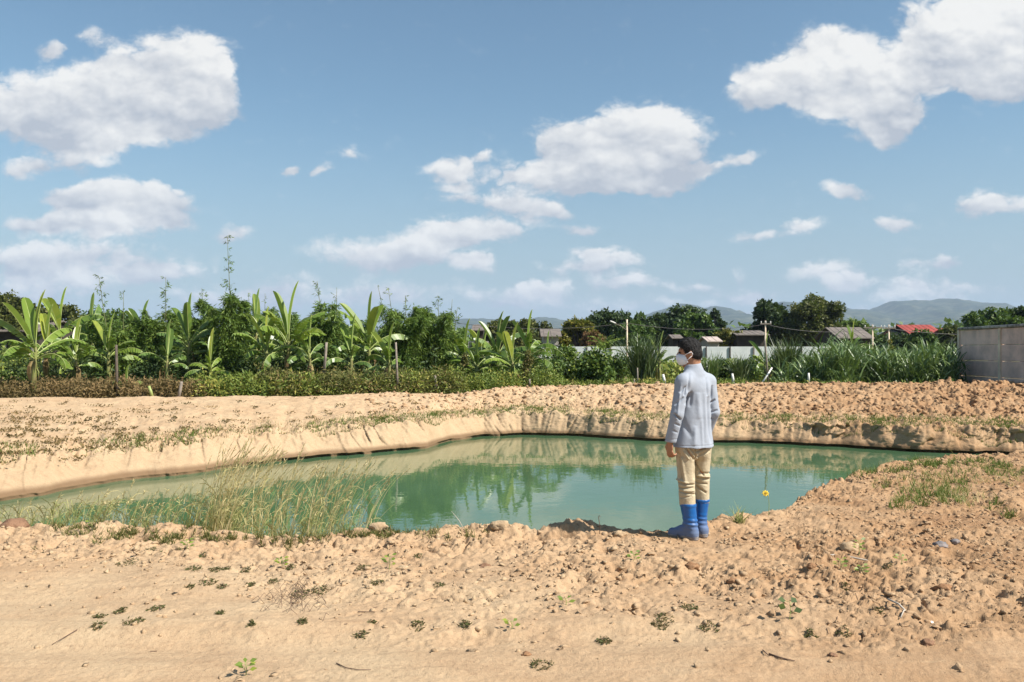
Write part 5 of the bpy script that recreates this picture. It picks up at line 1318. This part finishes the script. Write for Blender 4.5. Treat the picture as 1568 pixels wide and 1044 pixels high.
# low weed mats
r = np.random.default_rng(55)
WG = leafmat('weed_leaf', (.06, .085, .025), (.12, .10, .04), (.17, .10, .055), .7, .15, .2)
def weed(px, py, w, label, mat=WG, h=.010, n=None, name='weed_mat', group='low weed mats on the near bank'):
    p = on_ground(px, py); s = w/F*p[1]/2; n = n or min(170, int(60+w*5)); lf = LF()
    a = r.uniform(0, 6.28, n); q = np.sqrt(r.random(n)); X = np.cos(a)*q*s; Y_ = np.sin(a)*q*s*1.3
    keep = pn(X*40+px, Y_*30, 2) > -.12; X, Y_ = X[keep], Y_[keep]; n = len(X)
    z = np.array([gh(p[0]+a_, p[1]+b_)-p[2] for a_, b_ in zip(X, Y_)])
    lf.add(np.column_stack([X, Y_, z+r.uniform(0, h, n)]), unit(np.column_stack([r.normal(size=(n, 2)), r.uniform(.0, .5, n)])), r.uniform(.010, .026, n), .008)
    root = lf.build(name, mat, None, loc=tuple(p)); tag(root, label, 'weed', group); return root
same = 'small dark green and brown weed mat flat on the pale soil'
cnt_ = [[], [], [], [], []]; wl_ = []
for (px, py, w, lb) in [(197, 862, 34, 'largest green weed mat, on the left of the near bank'), (297, 872, 24, 'green weed mat right of the largest one'), (330, 873, 20, None), (346, 873, 12, None), (318, 893, 26, None), (292, 899, 13, None), (341, 899, 13, None), (376, 874, 14, None), (384, 897, 15, None), (240, 931, 24, 'dark weed mat lying alone on the pale track'), (183, 937, 18, None), (153, 945, 18, None), (152, 958, 20, None), (205, 952, 30, 'brown topped weed mat below the lone dark one'), (337, 940, 15, None), (385, 955, 9, None), (463, 953, 14, None), (552, 974, 20, None), (570, 953, 10, None), (461, 908, 30, None), (490, 906, 28, 'dark weed mat beside the twiggy litter'), (420, 890, 16, None), (445, 870, 16, None), (556, 871, 20, None), (577, 894, 20, None), (640, 856, 14, None), (672, 898, 16, None), (925, 983, 22, 'lone weed mat low in the middle of the track'), (1055, 931, 26, None), (1018, 948, 30, None), (1010, 957, 24, None), (1240, 967, 18, None), (1296, 904, 16, None), (1345, 940, 14, None), (60, 842, 18, None), (232, 842, 14, None), (250, 846, 13, None), (310, 852, 12, None), (278, 845, 14, None), (1292, 968, 20, None), (830, 1018, 34, None), (640, 959, 24, None), (712, 957, 20, None), (1085, 962, 30, None), (1360, 868, 14, None)]:
    if not lb:
        bd_ = 0 if py < 856 else 1 if py < 885 else 2 if py < 912 else 3 if py < 950 else 4
        cnt_[bd_].append(px); lb = None
    wl_.append((px, py, w, lb, None if lb else bd_))
ORD = ['first', 'second', 'third', 'fourth', 'fifth', 'sixth', 'seventh', 'eighth', 'ninth', 'tenth', 'eleventh', 'twelfth', 'thirteenth']
BN = ['in the row nearest the straw grass', 'in the second row below the straw grass', 'in the row level with the twiggy litter', 'in the row just below the twiggy litter', 'in the lowest row on the smooth track']
for (px, py, w, lb, bd_) in wl_:
    weed(px, py, w, lb or 'small flat weed mat, %s from the left %s' % (ORD[sorted(cnt_[bd_]).index(px)], BN[bd_]))
# sprouts with upright leaves
def sprout(px, py, hpx, label, mat='bright', n=7, lw=.022, ll=.045):
    p = on_ground(px, py); h = hpx/F*p[1]; root = empty('sprout', tuple(p), label, 'seedling', 'green seedlings on the near bank'); m_ = MB(); lf = LF()
    m_.tube([(0, 0, -.01), (.006, 0, h*.5), (.0, .0, h)], [.0028, .002, .001], 4)
    for k in range(n):
        z_ = h*(.3+.7*k/n); a = k*2.4; d = np.array([cos(a), sin(a)*.7, .45]); m_.tube([(0, 0, z_), tuple(np.array([0, 0, z_])+d*ll*.5)], .0012, 3)
        lf.add([np.array([0, 0, z_])+d*ll*.4], d+np.array([0, 0, -.2]), ll*r.uniform(.7, 1.1), lw, r.uniform(.5, 1), (0, -.6, .8), .5)
    m_.build('stem', M['rib'], root); lf.build('leaves', M[mat], root)
sprout(1209, 948, 30, 'seedling with four round dark green leaves on the right of the near bank', 'dark', 5, .045, .06)
for (px, py, h, lb) in [(596, 872, 22, 'pale seedling in the left middle of the near bank'), (970, 866, 16, 'thin pale seedling below and left of the man'), (1315, 850, 24, 'tall pale seedling beside the white streak on the right'), (1287, 874, 18, 'yellow green seedling below the white streak'), (1319, 872, 16, 'small pale seedling right of the yellow green one'), (376, 1034, 20, 'bushy seedling at the bottom left'), (866, 926, 12, 'tiny pale seedling in the centre of the track'), (431, 869, 16, 'pale seedling among the weed mats on the left'), (783, 964, 14, 'tiny seedling right of the bottom centre weed'), (1380, 868, 14, 'tiny seedling on the cloddy soil at the far right'), (286, 848, 16, 'small seedling below the straw grass'), (140, 812, 14, 'small seedling on the pond edge at the left')]:
    sprout(px, py, h, lb, n=9 if h > 15 else 5)
# twigs
TW = plain('twig', (.16, .10, .065), .9, .2, 20, .3); TWP = plain('pale_twig', (.52, .46, .38), .9, .1, 20, .2)
def twig(pp, rad, mat, label, name='twig', cat='twig', lift=.006):
    P3 = [on_ground(*q)+np.array([0, 0, lift]) for q in pp]; o0 = P3[0].copy(); m_ = MB(); m_.tube([q-o0 for q in P3], np.linspace(rad, rad*.5, len(P3)), 5); tag(m_.build(name, mat, None, True, loc=tuple(o0)), label, cat)
twig([(1178, 1003), (1195, 1010), (1217, 1013)], .006, TW, 'dark twig lying at the bottom right of centre')
twig([(1168, 997), (1178, 1006)], .004, TW, 'short twig touching the dark twig near the bottom')
twig([(515, 1017), (530, 1024), (548, 1027), (568, 1027)], .003, TW, 'thin curved twig at the bottom left of centre')
twig([(1360, 922), (1376, 930), (1386, 938), (1384, 945), (1379, 950)], .007, TWP, 'pale curved root on the right of the near bank', 'root', 'root', .014)
twig([(1248, 855), (1275, 857), (1300, 856), (1328, 857)], .012, TWP, 'long pale stick half sunk in the soil on the right', 'stick', 'stick', -.004)
twig([(520, 884), (521, 897), (515, 904)], .004, TW, 'dark bent twig beside the weed mats left of centre')
twig([(548, 937), (560, 938), (575, 938)], .003, TW, 'thin dark twig in the left middle of the track')
twig([(640, 915), (660, 916), (696, 917)], .003, TW, 'long thin twig in the middle of the near bank')
twig([(1350, 905), (1372, 912), (1395, 915)], .004, TW, 'dark twig among the clods on the right')
twig([(118, 968), (80, 988)], .003, TW, 'thin twig on the smooth soil at the lower left')
# standing hooked stem, pale stem and yellow flower at the pond edge
p = on_ground(918, 815); m_ = MB(); m_.tube([(0, 0, -.02), (.004, 0, .07), (-.004, 0, .13), (-.010, 0, .158), (-.002, 0, .17), (.006, 0, .155)], .0032, 5)
tag(m_.build('dry_stem', TW, None, True, loc=tuple(p)), 'thin hooked dry stem standing on the pond edge left of the man', 'stem')
p = on_ground(712, 818); m_ = MB(); m_.tube([(0, 0, -.02), (-.05, 0, .08), (-.12, .02, .16)], [.004, .003, .0015], 5)
tag(m_.build('dry_stem', TWP, None, True, loc=tuple(p)), 'pale leaning dry stem on the pond edge, centre', 'stem')
p = on_ground(1177, 793); root = empty('flower', tuple(p), 'yellow flower on a thin stem at the pond edge right of the man', 'flower')
m_ = MB(); m_.tube([(0, 0, -.02), (.005, 0, .10), (-.004, 0, .20)], .0028, 5); m_.build('stem', M['rib'], root)
YP = plain('petal', (.75, .52, .02), .6, .06, 30); m_ = MB(); c = np.array([-.03, 0, .205])
for k in range(8):
    a = k*pi/4; d = np.array([cos(a), .4*sin(a), .8*sin(a)]); s_ = unit(np.cross(d, [0, 1, 0])); q0 = c+d*.005; q1 = c+d*.037
    m_.add([q0, c+d*.023+s_*.010, q1, c+d*.023-s_*.010, c+d*.023+np.array([0, -.006, 0])], [(0, 1, 4), (1, 2, 4), (2, 3, 4), (3, 0, 4)])
m_.build('petals', YP, root); m_ = MB(); m_.tube([c+[0, .008, 0], c-[0, .012, 0]], [.012, .009], 8); m_.build('flower_head', plain('flower_heart', (.5, .3, .02), .8), root)

# grass and low growth on the right bank
def patch(name, spots, mat, label, n, hh, seed, wd=.009):
    r = np.random.default_rng(seed); lf = LF(); X = []; Y_ = []; Z = []
    for (px, py, rx, ry, wgt) in spots:
        k = int(n*wgt)
        for _ in range(k):
            a = r.uniform(0, 6.28); q = math.sqrt(r.random()); x_, y_ = px+cos(a)*q*rx, py+sin(a)*q*ry
            Y = 1.6*F/(max(y_, 702)-HZ); zz = gh(wx(x_, Y), Y); Y = (1.6-zz)*F/(max(y_, 702)-HZ)
            if pn(np.array([x_/14.]), np.array([y_/7.]), 4)[0] < -.08: continue
            X.append(wx(x_, Y)); Y_.append(Y); Z.append(gh(X[-1], Y))
    X, Y_, Z = map(np.array, (X, Y_, Z))
    blades(lf, X, Y_, Z-.01, hh*r.uniform(.4, 1.3, len(X)), wd, r, .9, 1.1, k=4)
    o = lf.build(name, M[mat]); tag(o, label, 'grass', kind='stuff')
patch('bank_grass', [(1320, 722, 26, 7, .10), (1390, 712, 60, 8, .28), (1480, 712, 70, 9, .34), (1540, 722, 30, 10, .1), (1440, 735, 60, 14, .16), (1415, 762, 45, 14, .18), (1460, 755, 30, 18, .16), (1350, 745, 14, 6, .03), (1380, 775, 20, 7, .04), (1525, 775, 12, 6, .03), (1290, 728, 20, 4, .03), (1545, 790, 10, 5, .02)], 'short', 'short yellow green grass on the right bank of the pond', 5200, .10, 61)
patch('bank_grass', [(1470, 765, 40, 12, .5), (1400, 740, 60, 14, .4), (1530, 735, 40, 12, .3)], 'straw', 'dry straw coloured grass among the green on the right bank', 900, .12, 62, .006)
patch('edge_weeds', [(560, 818, 50, 5, .35), (640, 817, 50, 4, .2), (720, 815, 30, 3, .06), (450, 826, 60, 5, .4), (330, 824, 60, 5, .3), (230, 818, 60, 6, .4), (130, 812, 60, 6, .3)], 'brush', 'low brown and green weeds along the near edge of the pond', 3600, .07, 63)
p = on_ground(1132, 803); lf = LF(); rr = np.random.default_rng(8); X = rr.normal(size=46)*.02
blades(lf, X, rr.normal(size=46)*.016, np.zeros(46)-.01, rr.uniform(.08, .24, 46), .008, rr, .8, .9); tag(lf.build('grass_tuft', M['reedg'], None, loc=tuple(p)), 'small green grass tuft on the pond edge just right of the boots', 'grass tuft')
# litter: dead twiglets and crumbs of stalk
r = np.random.default_rng(66); m_ = MB(); P_ = near_pts(420)
for x_, y_ in P_:
    a = r.uniform(0, 6.28); ln = r.uniform(.012, .06); z1, z2 = gh(x_, y_), gh(x_+cos(a)*ln, y_+sin(a)*ln)
    m_.tube([(x_, y_, z1+.004), (x_+cos(a)*ln, y_+sin(a)*ln, z2+.006)], .0022, 3, False)
tag(m_.build('stalk_litter', TW), 'tiny dead stalks littering the near bank', 'litter', kind='stuff')
m_ = MB(); rr = np.random.default_rng(9)
for k in range(75):
    q = on_ground(455+rr.normal()*24, 915+rr.normal()*14); a = rr.uniform(0, 6.28); ln = rr.uniform(.03, .11)
    m_.tube([q+[0, 0, .004], q+np.array([cos(a)*ln*.5, sin(a)*ln*.5, .02+ln*.3]), q+np.array([cos(a)*ln, sin(a)*ln, .004+ln*.3*rr.random()])], .0017, 3, False)
tag(m_.build('twiggy_litter', TW), 'tangle of fine dead twigs on the left of the near bank', 'litter', kind='stuff')
# small weeds sprinkled on the slope of the left far bank
r = np.random.default_rng(67); lf = LF(); C = []
for k in range(300):
    px = abs(r.normal())*150 if r.random() < .6 else r.uniform(0, 640); v0 = (px-CX)/F; Yq = 17.
    for _ in range(4): vv = v0*Yq/(Yq+4); a_ = float(np.interp(vv, vs_, rw+run)); b_ = float(np.interp(vv, vs_, yc)); Yq = a_+.4*(b_-a_)
    Y = a_+(b_-a_)*r.beta(1.3, 2.6)*1.0; z = gh(v0*Y, Y); m_ = r.integers(6, 26); s = r.uniform(.03, .13)
    cc = np.array([v0*Y, Y, z])+np.column_stack([r.normal(size=(m_, 2))*s, r.uniform(0, .05, m_)]); lf.add(cc, unit(np.column_stack([r.normal(size=(m_, 2)), r.uniform(.2, 1, m_)])), .06, .03, np.clip(r.random()+.3*r.normal(size=m_), 0, 1))
tag(lf.build('slope_weeds', M['brushb']), 'small dark weeds dotted over the sandy slope of the left bank', 'weeds', kind='stuff')

# ------------------------------------------------------------ tall straw grass standing in the near left corner of the pond
def reeds(name, spots, mat, label, seed, head=True):
    r = np.random.default_rng(seed); lf = LF(); hd_ = LF()
    for (px, sx, py0, top, n, Y0) in spots:
        pxs = px+r.normal(size=n)*sx; Y = Y0+r.uniform(-.25, .5, n); X = (pxs-CX)/F*Y; z0 = np.array([max(gh(a, b), ZW) for a, b in zip(X, Y)])
        ztop = CAM_H-(top+np.abs(r.normal(size=n))*38-HZ)/F*Y; ln = np.maximum(.25, ztop-z0)*1.06
        k = 8; t_ = np.linspace(0, 1, k)[None, :]; lean = r.normal(size=n)*.10+.12; bend = r.uniform(.05, .32, n); dy = r.normal(size=n)*.10
        P_ = np.stack([X[:, None]+ln[:, None]*(lean[:, None]*t_+bend[:, None]*t_**2.6), Y[:, None]+ln[:, None]*dy[:, None]*t_, z0[:, None]+ln[:, None]*(t_-(bend[:, None]*.45)*t_**3)], -1)
        sd = np.tile(np.array([[1., 0, 0]]), (n, 1))+r.normal(size=(n, 3))*.3; sd = unit(sd)
        tone_ = np.clip(.35+.6*r.random(n), 0, 1); lf.strip(P_, np.linspace(.0055, .003, k), sd, tone_)
        for _ in range(2):     # leaves on the stalks
            j = r.integers(1, 5, n); c = P_[np.arange(n), j]; a = r.uniform(0, 6.28, n)
            m2 = 5; tt = np.linspace(0, 1, m2)[None, :]; L2 = r.uniform(.15, .42, n)[:, None]
            Q = np.stack([c[:, 0:1]+np.cos(a)[:, None]*L2*tt*.55, c[:, 1:2]+np.sin(a)[:, None]*L2*tt*.5, c[:, 2:3]+L2*(tt*.95-.75*tt**2)], -1)
            lf.strip(Q, np.array([.004, .007, .006, .004, .001]), unit(np.stack([-np.sin(a), np.cos(a)*.4, .5+0*a], 1)), np.clip(.15+.6*r.random(n), 0, 1))
        if head:
            hm_ = r.random(n) < .75
            for q in range(9):
                f = .80+.2*q/8; c = P_[hm_, -2]+(P_[hm_, -1]-P_[hm_, -2])*((f-.8)/.2)
                d = unit((P_[hm_, -1]-P_[hm_, -2])+.035*r.normal(size=(hm_.sum(), 3))); hd_.add(c, d, .04, .0085, np.clip(.5+.5*r.random(hm_.sum()), 0, 1))
    if head: lf.v += hd_.v; lf.r += hd_.r
    o = lf.build(name, M[mat]); tag(o, label, 'tall grass', kind='stuff')
reeds('straw_grass', [(330, 16, 825, 672, 70, 7.45), (362, 26, 825, 684, 62, 7.5), (300, 30, 820, 715, 26, 7.5), (430, 34, 825, 700, 56, 7.4), (485, 26, 825, 700, 48, 7.45), (528, 8, 825, 712, 12, 7.4), (250, 32, 818, 735, 30, 7.5), (190, 40, 812, 750, 28, 7.6), (120, 45, 808, 752, 34, 7.7), (40, 40, 803, 765, 22, 7.8)], 'straw', 'tall straw coloured grass with seed heads in the near left corner of the pond', 71)
reeds('green_reed_grass', [(325, 22, 825, 745, 60, 7.5), (390, 40, 825, 762, 50, 7.45), (470, 36, 825, 766, 40, 7.4), (520, 14, 825, 750, 12, 7.4), (250, 40, 820, 776, 50, 7.5), (170, 45, 812, 784, 70, 7.6), (90, 45, 808, 784, 60, 7.7), (10, 40, 803, 788, 36, 7.8)], 'reedg', 'green grass blades growing at the foot of the straw grass', 72, False)
# ------------------------------------------------------------ haze: even, pale air round everything
hm = bpy.data.materials.new('air'); hm.use_nodes = True; t = hm.node_tree; t.nodes.clear()
pv = t.nodes.new('ShaderNodeVolumePrincipled'); pv.inputs['Density'].default_value = 1.25e-4
pv.inputs['Color'].default_value = (.60, .76, 1.0, 1); pv.inputs['Anisotropy'].default_value = 0.0
ot = t.nodes.new('ShaderNodeOutputMaterial'); t.links.new(pv.outputs[0], ot.inputs['Volume'])
hb = MB().box((0, 3900, 218), (26000, 8400, 441)).build('haze', hm); tag(hb, kind='stuff', label='pale even air between the camera and the hills', cat='haze')
